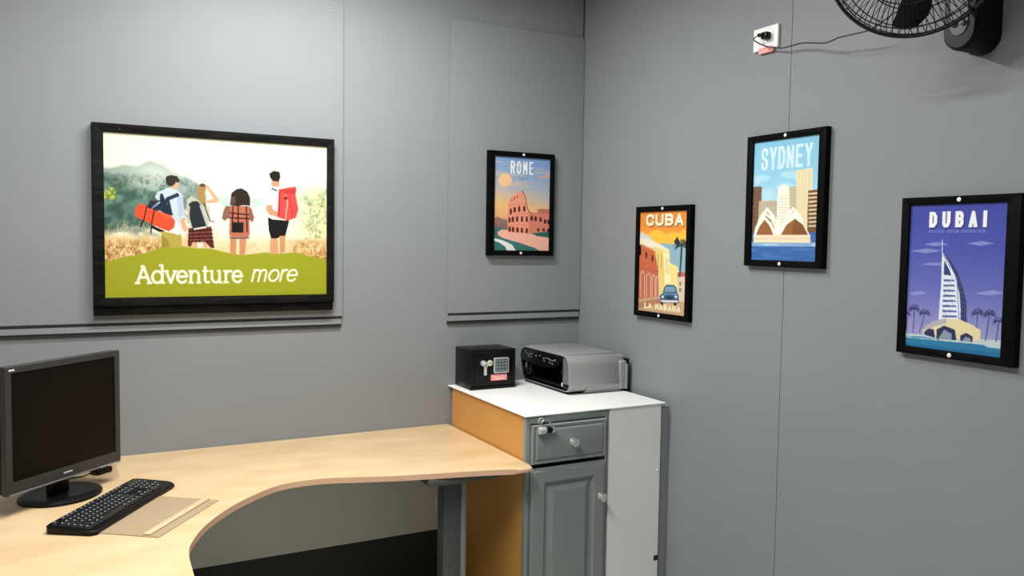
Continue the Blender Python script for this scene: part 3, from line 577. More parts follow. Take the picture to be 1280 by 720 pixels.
def framed(name, label, c, w, h, fl, ft, depth, off, wall, img, m, gain, mf, rot=0, scr=True, fr=None):
    """c: centre on the wall; wall 'A' faces -y, 'B' faces -x. local u right, v up, d out of the wall"""
    t = thing(name, label, 'picture', c, 0 if wall == 'A' else R(-90), 'framed travel posters' if name == 'framed_poster' else None)
    if rot:
        t.rotation_mode = 'ZYX' if False else 'XYZ'; t.rotation_euler = (0, R(rot), 0) if wall == 'A' else (0, 0, 0)
        if wall == 'B': t.matrix_world = Matrix.Translation(Vector(c)) @ Matrix.Rotation(R(rot), 4, 'X') @ Matrix.Rotation(R(-90), 4, 'Z')
    fr = fr or fl
    P = lambda p, d: (p[0], -d, p[1]); W, H = w/2, h/2; y0, y1 = off, depth
    for pts in ([(-W, -H), (-W+fl, -H+ft), (-W+fl, H-ft), (-W, H)], [(W, -H), (W, H), (W-fr, H-ft), (W-fr, -H+ft)],
                [(-W, H), (-W+fl, H-ft), (W-fr, H-ft), (W, H)], [(-W, -H), (W, -H), (W-fr, -H+ft), (-W+fl, -H+ft)]):
        bm = NB(); prism(bm, pts, P, y0, y1); es = [e for e in bm.edges if all(abs(-v.co.y-y1) < 1e-6 for v in e.verts)]
        bmesh.ops.bevel(bm, geom=es, offset=.0016, segments=2, affect='EDGES', profile=.5); link('frame_rail', bm, mf, t, smooth=35)
    bm = NB(); box(bm, -W+fl-.004, W-fr+.004, -(y1-.008), -max(off, .001), -H+ft-.004, H-ft+.004); link('backing', bm, m_paper, t)
    cx = (fl-fr)/2
    print_mesh(img, w-fl-fr, h-2*ft, m, t, gain, lambda u, v: np.stack([u+cx, np.full(u.shape, -(y1-.0075)), v], -1))
    if scr:
        for s_ in (1, -1):
            bm = NB(); cyl(bm, (.004*s_, -y1-.001, s_*(H-ft/2)), (0, 1, 0), .0062, .005, seg=16, bev=.002); o = link('screw', bm, m_sscrew, t, smooth=40); o['label'] = 'round silver screw head'
    return t
G = 1.0
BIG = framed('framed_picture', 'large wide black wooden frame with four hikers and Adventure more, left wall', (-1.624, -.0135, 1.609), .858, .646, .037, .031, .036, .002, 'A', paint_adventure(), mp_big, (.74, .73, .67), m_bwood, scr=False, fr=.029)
bm = NB(); box(bm, -.429, .427, -.026, -.002, -.356, -.300, bev=.002); o = link('lower_band', bm, m_bwood, BIG, smooth=30); o['label'] = 'black band set back below the frame'  # black strip built for the dark band below the frame
for p in ((-.34, -.037, .305), (.345, -.037, .30), (-.33, -.037, -.305)):
    bm = NB(); cyl(bm, p, (0, 1, 0), .0035, .002, seg=10); link('nail_hole', bm, m_gap, BIG)
framed('framed_poster', 'black framed ROME poster with pink amphitheatre, on the wall above the printer', (-.337, -.0135, 1.706), .335, .462, .029, .023, .028, .001, 'A', paint_rome(), mp_small, (.86, .86, .86), m_black, fr=.022)
framed('framed_poster', 'black framed CUBA poster with orange street and blue car, nearest the corner', (0, -.640, 1.463), .347, .455, .023, .022, .024, .001, 'B', paint_cuba(), mp_small, (.86, .86, .86), m_black)
framed('framed_poster', 'black framed SYDNEY poster with white shell roofs, hanging across the wall joint below the socket', (0, -1.276, 1.690), .342, .449, .028, .022, .024, .001, 'B', paint_sydney(), mp_small, (.86, .86, .86), m_black, rot=0)
framed('framed_poster', 'black framed DUBAI poster with blue sky and sail tower, rightmost', (0, -1.892, 1.458), .335, .440, .024, .021, .024, .001, 'B', paint_dubai(), mp_small, (.86, .86, .86), m_black, fr=.036)

# ------------------------------------------------------------------ desk
DZ = .735
def desk():
    t = thing('corner_desk', 'large L-shaped maple-coloured corner desk with a curved front edge', 'desk', (-1.9, -.6, 0))
    out = catmull([(-.73, -.772), (-.86, -.735), (-1.134, -.672), (-1.263, -.632), (-1.39, -.594), (-1.526, -.605), (-1.643, -.695), (-1.729, -.793), (-1.80, -.905), (-1.845, -1.015), (-1.861, -1.09), (-1.866, -1.20), (-1.87, -1.5), (-1.87, -1.75)], 6)
    pts = [(p.x, p.y) for p in out]
    pts = [(-.671, -.002), (-.671, -.735)]+[(-.69+.019*math.cos(a), -.752+.022*math.sin(a)) for a in (-.1, -.5, -.9, -1.3)]+pts+[(-1.89, -1.79), (-1.93, -1.80), (-2.75, -1.80), (-2.75, -.002)]
    pts = [(x+1.9, y+.6) for x, y in pts]
    bm = NB(); a, b = prism(bm, pts, lambda p, d: (p[0], p[1], d), DZ-.019, DZ, mi=1)
    for f in bm.faces:
        if len(f.verts) > 4 and f.verts[0].co.z > DZ-.001 and all(v.co.z > DZ-.001 for v in f.verts): f.material_index = 0
    es = [e for e in bm.edges if all(abs(v.co.z-DZ) < 1e-6 for v in e.verts) or all(abs(v.co.z-DZ+.019) < 1e-6 for v in e.verts)]
    bmesh.ops.bevel(bm, geom=es, offset=.0075, segments=4, affect='EDGES', profile=.5)
    for f in bm.faces: f.material_index = 0 if (f.normal.z > .98 and f.calc_area() > .1) else 1
    bm.normal_update()
    for f in bm.faces: f.material_index = 0 if (abs(f.normal.z) > .98 and f.calc_area() > .1) else 1
    link('desktop', bm, [m_desk, m_desk_edge], t, smooth=50)
    def part(name, m, *bxs, bev=.002, lb=None):
        bm = NB()
        for bx in bxs: box(bm, bx[0]+1.9, bx[1]+1.9, bx[2]+.6, bx[3]+.6, bx[4], bx[5], bev=bev)
        o = link(name, bm, m, t, smooth=35)
        if lb: o['label'] = lb
    part('modesty_panel', m_modesty, (-2.70, -.70, -.075, -.055, .295, DZ-.021), lb='grey board under the desktop')
    part('bracket', m_char, (-1.045, -.765, -.70, -.10, .688, DZ-.019), bev=.006)
    part('bracket', m_char, (-2.74, -2.45, -1.7, -1.5, .682, DZ-.019), bev=.006)
    part('leg', m_legm, (-.955, -.885, -.62, -.56, .03, .682), bev=.004, lb='dark grey metal leg')
    part('leg_cover', m_legl, (-.889, -.866, -.628, -.60, .03, .682), bev=.008, lb='pale rounded metal strip down the leg')
    part('foot', m_char, (-.96, -.86, -.72, -.12, 0, .032), bev=.006)
    part('leg', m_legm, (-2.63, -2.56, -1.65, -1.58, .03, .682), bev=.004); part('foot', m_char, (-2.68, -2.50, -1.75, -1.25, 0, .032), bev=.006)
    part('leg', m_legm, (-2.63, -2.56, -.35, -.28, .03, DZ-.019), bev=.004); part('foot', m_char, (-2.68, -2.50, -.45, -.15, 0, .032), bev=.006)
    part('panel_clip', m_satin, (-.762, -.742, -.083, -.075, .40, .445), (-.756, -.742, -.10, -.083, .415, .43), bev=.001)
    return t
desk()
slab('baseboard_back', X0+.001, -.70, -.012, 0, 0, .30, m=mat('black_skirting', (.018, .02, .018), .6, bump=.1))

# ------------------------------------------------------------------ cabinet
YF = -.684
def cabinet():
    t = thing('cabinet', 'narrow grey painted cabinet with orange side, drawer over a raised-panel door', 'cabinet', (-.49, -.35, 0))
    L = lambda x, y: (x+.49, y+.35)
    def bx(bm, x0, x1, y0, y1, z0, z1, **k): box(bm, x0+.49, x1+.49, y0+.35, y1+.35, z0, z1, **k)
    bm = NB(); bx(bm, -.664, -.648, YF+.004, -.03, 0, .899); o = link('side_panel', bm, m_orange, t); o['label'] = 'orange laminate side panel'
    bm = NB(); bx(bm, -.326, -.310, YF+.004, -.03, 0, .899); bx(bm, -.648, -.326, -.045, -.03, 0, .899); bx(bm, -.648, -.326, YF+.02, -.045, .0, .09); bx(bm, -.648, -.326, YF+.02, -.045, .62, .632); link('carcass', bm, m_grey, t)
    bm = NB()
    bx(bm, -.667, -.648, YF-.014, YF+.004, 0, .899, bev=.001); bx(bm, -.318, -.306, YF-.014, YF+.004, 0, .899, bev=.001)
    bx(bm, -.648, -.318, YF-.014, YF+.004, .872, .899, bev=.001); bx(bm, -.648, -.318, YF-.010, YF+.004, .0, .085)
    link('face_frame', bm, m_grey, t, smooth=30)
    # drawer front with stepped border
    def slabfront(name, x0, x1, z0, z1, steps, m=m_grey):
        bm = NB(); rings = []
        for ins, y in steps:
            rings.append([bm.verts.new((x+.49, y+.35, z)) for x, z in ((x0+ins, z0+ins), (x1-ins, z0+ins), (x1-ins, z1-ins), (x0+ins, z1-ins))])
        for a, b in zip(rings, rings[1:]):
            for k in range(4): bm.faces.new((a[k], a[(k+1) % 4], b[(k+1) % 4], b[k]))
        bm.faces.new(rings[0][::-1]); bm.faces.new(rings[-1]); return link(name, bm, m, t, smooth=25)
    F = YF-.014
    dr = slabfront('drawer', -.646, -.320, .722, .868, [(0, F+.004), (0, F-.010), (.003, F-.014), (.008, F-.014), (.011, F-.011), (.016, F-.011), (.020, F-.017), (.024, F-.018)])
    dd = slabfront('door', -.646, -.320, .092, .706, [(0, F+.004), (0, F-.010), (.003, F-.013), (.008, F-.013), (.010, F-.017), (.052, F-.017), (.055, F-.013), (.062, F-.001), (.068, F-.001), (.088, F-.013), (.092, F-.015)])
    def knob(c, parent):
        x, y = L(c[0], c[1]); bm = NB()
        cyl(bm, (x, y-.003, c[2]), (0, -1, 0), .014, .005, seg=24, bev=.0015); cyl(bm, (x, y-.012, c[2]), (0, -1, 0), .005, .016, seg=16)
        cyl(bm, (x, y-.024, c[2]), (0, -1, 0), .012, .011, .0165, seg=24, bev=.003); o = link('knob', bm, m_nickel, parent, smooth=40); o['label'] = 'round silver knob'
    knob((-.476, F-.018, .795), dr); knob((-.345, F-.017, .570), dd)
    bm = NB(); x, y = L(-.632, F-.012); cyl(bm, (x+.055, y-.003, .812+.045), (0, 1, 0), .0022, .003, seg=10); link('screw_hole', bm, m_gap, dr)
    for z in (.60, .20):
        bm = NB(); x, y = L(-.652, F-.004); cyl(bm, (x, y, z), (0, 0, 1), .004, .035, seg=12); box(bm, x-.010, x, y-.001, y+.004, z-.016, z+.016, bev=.0008); link('hinge', bm, m_silver2, t, smooth=40)
    # eye that carries the padlock
    bm = NB(); x, y = L(-.607, F); box(bm, x-.012, x+.012, y-.003, y+.001, .872, .892, bev=.001); tube(bm, [(x+.009*math.cos(a), y-.009-.000*math.sin(a), .884+.009*math.sin(a)) for a in np.linspace(0, 6.28, 16)], .0022, 8); link('staple', bm, m_satin, t, smooth=40)
    return F
F = cabinet()
# padlock
t = thing('padlock', 'small silver combination padlock with black dials hanging on the drawer corner', 'padlock', (-.600, F-.032, .852))
bm = NB(); cyl(bm, (-.016, 0, 0), (1, 0, 0), .014, .030, seg=24, bev=.003); link('body', bm, m_satin, t, smooth=40)
for k in range(3):
    bm = NB(); cyl(bm, (.0045+k*.0065, 0, 0), (1, 0, 0), .0118, .0056, seg=20, bev=.001); link('dial', bm, m_blkp, t, smooth=40)
bm = NB(); cyl(bm, (.029, 0, 0), (1, 0, 0), .0125, .014, seg=24, bev=.004); link('end_cap', bm, m_chrome, t, smooth=40)
bm = NB(); tube(bm, [(-.017, .004, .008)]+[(.002+.019*math.cos(a)*-1, .006, .020+.017*math.sin(a)) for a in np.linspace(0, 3.14, 14)]+[(.021, .004, .014), (.024, .0, .008)], .0032, 8); link('shackle', bm, m_chrome, t, smooth=60)

bm = NB(); box(bm, -.297, -.048, YF-.014, YF+.002, .0, .899, bev=.0008)
wp = thing('filler_board', 'tall white board closing the space between cabinet and right wall', 'board', (0, 0, 0)); link('board', bm, m_white, wp)
screws(wp, [(-.062, YF-.016, .632), (-.225, YF-.016, .885)], (0, 1, 0), .004, m_whitep)
bm = NB(); box(bm, -.068, -.047, YF-.0146, YF-.0138, .262, .283); link('notch', bm, m_gap, wp)
bm = NB(); box(bm, -.0465, -.0015, -.691, -.66, .0, .885); sb = link('gap_cover', bm, m_wall, wp); sb['label'] = 'wall-coloured strip added over the dark gap beside the white board'  # added strip in wall colour, covers the shaded gap beside the board
bm = NB(); box(bm, -.673, -.032, -.706, -.002, .9, .905, bev=.0012, seg=1); o = link('counter_top', bm, m_top, smooth=30); tag(o, 'thin white counter top lying over the cabinet and filler board', 'counter')

# ------------------------------------------------------------------ safe
CT = .9052
def safe():
    x0, x1, y0, y1, z1 = -.641, -.427, -.166, -.006, .170
    cx, cy = (x0+x1)/2, (y0+y1)/2; hw, hd = (x1-x0)/2, (y1-y0)/2
    t = thing('safe', 'small black steel safe with keypad and silver handle left of the printer', 'safe', (cx, cy, CT))
    bm = NB(); box(bm, -hw, hw, -hd+.004, hd, 0, z1, bev=.003)
    # front border standing proud around the door
    for b_ in ((-hw, hw, -hd, -hd+.006, 0, .014), (-hw, hw, -hd, -hd+.006, z1-.016, z1), (-hw, -hw+.018, -hd, -hd+.006, .014, z1-.016), (hw-.014, hw, -hd, -hd+.006, .014, z1-.016)): box(bm, *b_, bev=.001)
    link('body', bm, m_blkp, t, smooth=35)
    d = link('door', (lambda b: (box(b, -hw+.020, hw-.016, -hd+.0005, -hd+.006, .016, z1-.018, bev=.0012), b)[1])(NB()), m_blkp, t, smooth=35)
    Y = -hd
    bm = NB(); hx, hz = -.047, .112
    cyl(bm, (hx-.004, Y-.006, hz+.002), (0, 1, 0), .0125, .014, seg=24, bev=.003); cyl(bm, (hx+.002, Y-.016, hz-.002), (0, 1, 0), .012, .012, seg=24, bev=.003)
    box(bm, hx-.006, hx+.007, Y-.022, Y-.012, hz-.048, hz, bev=.003); o = link('handle', bm, m_satin, d, smooth=40); o['label'] = 'silver lever handle pointing down'
    bm = NB(); cyl(bm, (-.018, Y-.003, .113), (0, 1, 0), .0125, .008, seg=24, bev=.002); box(bm, -.022, -.014, Y-.0085, Y-.006, .1115, .1145, mi=1); o = link('key_lock', bm, [m_cream, m_gap], d, smooth=40); o['label'] = 'round cream lock cover'
    bm = NB(); box(bm, 0, .072, Y-.006, Y, .067, .135, bev=.0055, seg=3); kp = link('keypad', bm, m_satin, d, smooth=40); kp['label'] = 'keypad with chrome rim'
    bm = NB(); box(bm, .006, .066, Y-.0075, Y-.005, .073, .129, bev=.002); link('keypad_face', bm, m_keygrey, kp, smooth=40) if False else link('keypad_face', bm, m_keygrey, d, smooth=40)
    bm = NB(); box(bm, -.0052, .0052, -.001, .001, -.0044, .0044, bev=.0008); k0 = None
    for i in range(4):
        for j in range(4):
            if k0 is None: k0 = link('button', bm, m_keyblue, kp, smooth=40); o = k0
            else: o = dupe(k0)
            o.location = (.0137+j*.0148, Y-.0083, .0797+i*.0135)
    bm = NB(); box(bm, -.012, .066, Y-.0012, Y-.0002, .036, .062); o = link('sticker', bm, m_pink, d); o['label'] = 'pink and white printed sticker'
    bm = NB()
    for k, (a, b_) in enumerate(((-.006, .058), (-.006, .050), (-.004, .060))): box(bm, a, b_, Y-.0014, Y-.0010, .041+k*.006, .0425+k*.006)
    link('sticker_print', bm, m_paper, d)
safe()

# ------------------------------------------------------------------ printer
def printer():
    t = thing('printer', 'silver and black all-in-one inkjet printer in the corner on the counter', 'printer', (-.169, -.226, CT), R(-90))
    # local x runs along the width towards the camera side, the front faces local -y
    W, D, H = .216, .149, .163
    def sec(k=0):
        """rounded section in (x, z), inset k"""
        r_t, r_b = .052, .034; P = []
        for cx, cz, r, a0 in ((W-.004-r_b, .010+r_b, r_b, -90), (W-.010-r_t, H-r_t, r_t, 0), (-W+r_t, H-r_t, r_t, 90), (-W+.024+r_b, .010+r_b, r_b, 180)):
            for j in range(9):
                a = R(a0+90*j/8); P.append((cx+(r-k)*math.cos(a), cz+(r-k)*math.sin(a)))
        return P
    bm = NB(); n = len(sec())
    def ring(S, y): return [bm.verts.new((x, y, z)) for x, z in S]
    rings = [ring(sec(.006), D-.036), ring(sec(), D-.044), ring(sec(), -D+.004), ring(sec(.0015), -D), ring(sec(.005), -D-.001), ring(sec(.007), -D+.006), ring(sec(.011), -D+.11)]
    for q, (a, b) in enumerate(zip(rings, rings[1:])):
        for k in range(n):
            f = bm.faces.new((a[k], a[(k+1) % n], b[(k+1) % n], b[k])); f.material_index = 1 if q >= 4 else 0
    bm.faces.new(rings[0]); f = bm.faces.new(rings[-1][::-1]); f.material_index = 1
    link('body', bm, [m_silver, m_blkg], t, smooth=50)
    bm = NB(); box(bm, -W+.045, W-.048, -D+.010, D-.046, H-.003, H+.0025, bev=.0024, seg=3); link('scanner_lid', bm, m_silver, t, smooth=40)
    bm = NB(); cyl(bm, (0, 0, 0), (0, 0, 1), .014, .0008, seg=20)
    for v in bm.verts: v.co = Vector((v.co.x-.02, v.co.y*.45-.055, v.co.z+H+.0028))
    o = link('badge', bm, m_char, t); o['label'] = 'small dark badge on the lid'
    bm = NB(); box(bm, -W+.035, W-.045, -D+.006, D-.01, 0, .013, bev=.003); link('base', bm, m_blkp, t, smooth=40)
    bm = NB(); prism(bm, [(W-.062, .003), (W-.020, .003), (W-.003, .026), (W-.006, .040), (W-.050, .040)], lambda p, d: (p[0], d, p[1]), -D+.085, D-.03); link('side_skirt', bm, m_silver, t, smooth=30)
    pts = [(-W+.020, H-.062), (-W+.016, H-.040), (-W+.034, H-.014), (-W+.052, H-.008), (W-.066, H-.008), (W-.072, H-.024), (W-.090, H-.046), (W-.130, H-.064), (.0, H-.072), (-.10, H-.068)]
    bm = NB(); prism(bm, pts, lambda p, d: (p[0], d, p[1]), -D-.004, -D+.06)
    yy = lambda z: -D-.003-.08*max(0, (H-.008-z))
    for v in bm.verts:
        if v.co.y < -D: v.co.y = yy(v.co.z)
    es = [e for e in bm.edges if all(v.co.y < -D for v in e.verts)]
    bmesh.ops.bevel(bm, geom=es, offset=.002, segments=2, affect='EDGES'); cp = link('control_panel', bm, m_blkg, t, smooth=30); cp['label'] = 'glossy black control panel'
    for (x, z, wd, hh) in [(-.160, .022, .012, .003), (-.148, .030, .010, .004), (-.132, .035, .008, .004), (-.118, .030, .010, .004), (-.100, .027, .012, .003), (-.126, .042, .008, .004), (-.104, .041, .012, .004), (-.062, .031, .012, .005), (-.030, .026, .008, .005), (.005, .034, .008, .006), (.012, .044, .007, .005), (.026, .030, .012, .004), (.046, .030, .009, .005), (.062, .033, .009, .006), (.080, .034, .008, .005), (.098, .030, .012, .006), (.060, .045, .010, .004), (.080, .047, .012, .004)]:
        bm = NB(); zz = H-z; box(bm, x-wd/2, x+wd/2, yy(zz)-.0015, yy(zz)+.003, zz-hh/2, zz+hh/2, bev=.0008); link('button', bm, m_silver, cp, smooth=40)
    bm = NB(); prism(bm, [(W-.066, .026), (W-.022, .026), (W-.013, .042), (W-.018, H-.054), (W-.030, H-.030), (W-.050, H-.015), (W-.066, H-.012)], lambda p, d: (p[0], d, p[1]), -D+.004, -D+.07); link('card_slot_cover', bm, m_silver2, t, smooth=30)
    bm = NB(); box(bm, W-.064, W-.018, -D+.0015, -D+.02, .022, .042, bev=.003); link('slot_foot', bm, m_blkp, t, smooth=40)
    bm = NB(); box(bm, -W+.036, -.130, -D+.003, -D+.06, .034, H-.062, bev=.010); link('front_pillar', bm, m_blkg, t, smooth=40)
    bm = NB(); box(bm, -W+.046, -W+.060, -D+.0015, -D+.006, .066, .088, bev=.001); link('sensor_window', bm, m_silver2, t)
    bm = NB(); box(bm, W-.071, W-.065, -D+.001, -D+.008, .030, .044); link('release_tab', bm, m_whitep, t)
    bm = NB(); box(bm, W-.072, W-.062, -D+.001, -D+.01, .082, .096); link('latch', bm, m_gap, t)
    bm = NB(); box(bm, -.135, W-.07, -D+.008, -D+.09, .024, .032, bev=.002); link('output_tray', bm, m_blkp, t, smooth=40)
    bm = NB(); box(bm, -W+.03, W-.030, D-.046, D-.006, .010, H-.010, bev=.006, seg=3); link('rear_feeder', bm, m_silver, t, smooth=40)
    bm = NB(); box(bm, W-.040, W-.002, D-.050, D-.010, .010, H-.030, bev=.010, seg=4); link('feeder_column', bm, m_silver, t, smooth=40)
    bm = NB(); box(bm, W-.030, W+.001, D-.020, D-.006, .010, H-.045, bev=.004, seg=3); link('feeder_column', bm, m_silver, t, smooth=40)
    bm = NB(); box(bm, -W+.04, W+.000, D-.008, D-.001, .004, H-.022, bev=.003); link('back_panel', bm, m_blkp, t, smooth=40)
printer()

# ------------------------------------------------------------------ monitor
def monitor():
    a = R(43.38); cx, cy = -2.135, -.477
    t = thing('monitor', 'black flat-screen monitor switched off on the left of the desk', 'monitor', (cx, cy, DZ), a)
    W, H, z0 = .2057, .3655, .065    # local: screen faces -y
    bl, bt, bb = .019, .018, .036
    bm = NB(); Z0, Z1 = z0, z0+H
    for b_ in ((-W, W, 0, .02, Z1-bt, Z1), (-W, W, 0, .02, Z0, Z0+bb), (-W, -W+bl, 0, .02, Z0+bb, Z1-bt), (W-bl, W, 0, .02, Z0+bb, Z1-bt)): box(bm, *b_)
    bmesh.ops.remove_doubles(bm, verts=bm.verts[:], dist=1e-5)
    link('bezel', bm, m_bezel, t, smooth=35)
    bm = NB(); box(bm, -W+bl-.001, W-bl+.001, .0035, .01, Z0+bb-.001, Z1-bt+.001); s = link('screen', bm, m_screen, t); s['label'] = 'dark switched-off screen'
    bm = NB(); box(bm, -W+.0005, W-.0005, .02, .036, Z0+.001, Z1-.001, bev=.004); box(bm, -W+.05, W-.05, .034, .062, Z0+.05, Z1-.07, bev=.014, seg=3); link('back_cover', bm, m_blkp, t, smooth=40)
    bm = NB(); box(bm, -W+.006, W-.004, -.004, .002, Z0-.001, Z0+.004, bev=.0015); o = link('lower_lip', bm, m_silver2, t, smooth=30); o['label'] = 'thin paler lip under the screen'
    bm = NB(); box(bm, -W, W, .001, .004, Z1-.0012, Z1+.0008); link('top_edge', bm, m_silver2, t)
    bm = NB(); box(bm, -W+.012, -W+.030, -.0006, .001, Z1-.012, Z1-.007); link('badge', bm, m_prn_line, t)
    bm = NB()
    for k in range(6): box(bm, -.016+k*.0055, -.012+k*.0055, -.0005, .001, Z0+.017, Z0+.0215)
    link('small_lettering', bm, m_prn_line, t)
    bm = NB()
    for k in range(5): box(bm, W-.085+k*.013, W-.077+k*.013, -.0055, -.003, Z0+.0003, Z0+.003)
    link('button_row', bm, m_satin, t)
    # neck and oval foot
    bm = NB(); box(bm, -.035, .035, .030, .055, .012, .20, bev=.008, seg=3); link('neck', bm, m_blkp, t, smooth=40)
    bm = NB(); prof = [(0.0, .0155), (.06, .0155), (.085, .0150), (.092, .0165), (.108, .0125), (.117, .0075), (.118, .002), (.112, 0), (0, 0)]; N = 56; rr = []
    for r_, z in prof: rr.append([bm.verts.new((.014+r_*1.03*math.cos(2*math.pi*k/N), .046+r_*.93*math.sin(2*math.pi*k/N), z)) for k in range(N)] if r_ > 0 else [bm.verts.new((.014, .046, z))])
    for A_, B_ in zip(rr, rr[1:]):
        for k in range(N):
            if len(A_) == 1: bm.faces.new((A_[0], B_[k], B_[(k+1) % N]))
            elif len(B_) == 1: bm.faces.new((A_[k], A_[(k+1) % N], B_[0]))
            else: bm.faces.new((A_[k], A_[(k+1) % N], B_[(k+1) % N], B_[k]))
    link('foot', bm, m_blkp, t, smooth=35)
monitor()

# ------------------------------------------------------------------ keyboard
def keyboard():
    a = math.atan2(.386, .243); cx, cy = -2.010, -.635
    t = thing('keyboard', 'black computer keyboard on the desk in front of the monitor', 'keyboard', (cx, cy, DZ+.0035), a)
    L, Wd = .226, .0715
    bm = NB(); out = [(-L+.012, -Wd), (L-.014, -Wd), (L-.003, -Wd+.010), (L, -Wd+.03), (L-.002, Wd-.014), (L-.014, Wd), (-L+.010, Wd), (-L, Wd-.010), (-L, -Wd+.012)]
    prism(bm, out, lambda p, d: (p[0], p[1], .001+d*(.010+.010*(p[1]+Wd)/(2*Wd))), 0, 1)
    es = [e for e in bm.edges if all(v.co.z > .006 for v in e.verts)]; bmesh.ops.bevel(bm, geom=es, offset=.004, segments=3, affect='EDGES'); link('case', bm, m_blkp, t, smooth=35)
    def kz(y): return .011+.010*(y+Wd)/(2*Wd)
    cache = {}
    def key(x, y, wx, wy=.0165):
        k_ = (round(wx, 4), round(wy, 4))
        if k_ not in cache:
            bm = NB(); hx, hy = wx/2-.0011, wy/2-.0011
            A_ = [bm.verts.new(p) for p in ((-hx, -hy, 0), (hx, -hy, 0), (hx, hy, 0), (-hx, hy, 0))]
            B_ = [bm.verts.new(p) for p in ((-hx+.0018, -hy+.0015, .0062), (hx-.0018, -hy+.0015, .0062), (hx-.0018, hy-.001, .0072), (-hx+.0018, hy-.001, .0072))]
            for q in range(4): bm.faces.new((A_[q], A_[(q+1) % 4], B_[(q+1) % 4], B_[q]))
            bm.faces.new(B_); bm.faces.new(A_[::-1]); bmesh.ops.bevel(bm, geom=[e for e in bm.edges if all(v.co.z > .005 for v in e.verts)], offset=.0008, segments=1, affect='EDGES')
            # pale legend on the key top
            box(bm, -hx+.0032, -hx+.0068, hy-.0068, hy-.0036, .0068, .00745, mi=1)
            cache[k_] = link('key', bm, [m_key, m_prn_line], t); o = cache[k_]
        else: o = dupe(cache[k_])
        o.location = (x, y, kz(y)-.0005); return o
    u = .0182; x0 = -L+.010; rows = [.050, .028, .0105, -.007, -.0245, -.042]
    # function row
    for g, (s_, n_) in enumerate(((0, 1), (2, 4), (6.5, 4), (11, 4), (15.3, 3))):
        for k in range(n_): key(x0+(s_+k+.5)*u, rows[0], u, .014)
    for k in range(13): key(x0+(k+.5)*u, rows[1], u)
    key(x0+14*u, rows[1], 2*u)
    key(x0+.75*u, rows[2], 1.5*u); [key(x0+(1.5+k+.5)*u, rows[2], u) for k in range(12)]; key(x0+14.25*u, rows[2], 1.5*u)
    key(x0+.875*u, rows[3], 1.75*u); [key(x0+(1.75+k+.5)*u, rows[3], u) for k in range(11)]; key(x0+13.875*u, rows[3], 2.25*u)
    key(x0+1.125*u, rows[4], 2.25*u); [key(x0+(2.25+k+.5)*u, rows[4], u) for k in range(10)]; key(x0+13.625*u, rows[4], 2.75*u)
    x = 0
    for wd in (1.25, 1.25, 1.25, 6.25, 1.25, 1.25, 1.25, 1.25): key(x0+(x+wd/2)*u, rows[5], wd*u); x += wd
    for r_ in (1, 2): [key(x0+(15.3+k+.5)*u, rows[r_], u) for k in range(3)]
    key(x0+16.8*u, rows[4], u); [key(x0+(15.3+k+.5)*u, rows[5], u) for k in range(3)]
    for r_ in range(1, 6):
        for k in range(4):
            if (k == 3 and r_ in (3, 5)) or (r_ == 5 and k == 1): continue
            if r_ == 5 and k == 0: key(x0+(18.6+1)*u, rows[5], 2*u); continue
            key(x0+(18.6+k+.5)*u, rows[r_], u)
    bm = NB(); box(bm, L-.075, L-.014, .043, .058, kz(.05)-.0005, kz(.05)+.001, bev=.0005); link('indicator_panel', bm, m_blkg, t)
    bm = NB()
    for sx in (-.19, .19):
        for sy in (-.055, .055): box(bm, sx-.012, sx+.012, sy-.005, sy+.005, -.0003, .002)
    link('rubber_feet', bm, m_matt, t)
keyboard()
# brown board under the keyboard
ab = math.atan2(.258, .19); u_ = Vector((math.cos(ab), math.sin(ab), 0)); v_ = Vector((-math.sin(ab), math.cos(ab), 0))
c0 = Vector((-1.92, -.946, 0)); cc = c0+u_*.16+v_*.12
t = thing('brown_board', 'flat brown hardboard sheet with pale batten, partly under the keyboard', 'board', (cc.x, cc.y, DZ), ab)
bm = NB(); box(bm, -.16, .16, -.12, .10, .0001, .0028, bev=.0008, seg=1); link('sheet', bm, m_board, t)
bm = NB(); box(bm, -.155, .158, -.092, -.070, .0028, .0075, bev=.002); o = link('batten', bm, m_strip, t, smooth=30); o['label'] = 'pale strip glued along the board'

t = thing('power_adapter', 'small black adapter lying on the desk behind the right side of the monitor', 'adapter', (-2.040, -.215, DZ), R(40))
bm = NB(); box(bm, -.030, .030, -.020, .020, 0, .020, bev=.005); link('housing', bm, m_blkp, t, smooth=40)
bm = NB(); tube(bm, catmull([(-.045, 0, .012), (-.07, .005, .006), (-.10, .03, .004), (-.13, .035, .0035)], 5), .0028, 8); link('lead', bm, m_cord, t)

# ------------------------------------------------------------------ socket and cord
t = thing('wall_socket', 'white square wall socket with a black plug, high on the right wall', 'socket', (0, -1.162, 2.246))
bm = NB(); box(bm, -.012, 0, -.057, .057, -.039, .039, bev=.004, seg=3); link('face_plate', bm, m_whitep, t, smooth=40)
bm = NB(); box(bm, -.0145, -.011, -.036, .030, -.018, .022, bev=.002); link('socket_insert', bm, m_whitep, t, smooth=40)
bm = NB(); box(bm, -.0135, -.0118, -.034, .030, -.0385, -.031); box(bm, -.0128, -.003, -.036, .028, -.050, -.0388); o = link('red_label', bm, m_redtape, t); o['label'] = 'red and clear printed label along the lower edge'
t = thing('plug_and_cord', 'black plug in the socket with thin cord running to the fan', 'cord', (-.014, -1.178, 2.25))
bm = NB(); box(bm, -.024, 0, -.014, .012, -.013, .011, bev=.004); box(bm, -.032, -.016, -.004, .022, -.004, .008, bev=.004); link('plug', bm, m_blkp, t, smooth=40)
P0 = Vector((-.014, -1.178, 2.25))
def onB(y, z, x): return Vector((x, y, z))-P0
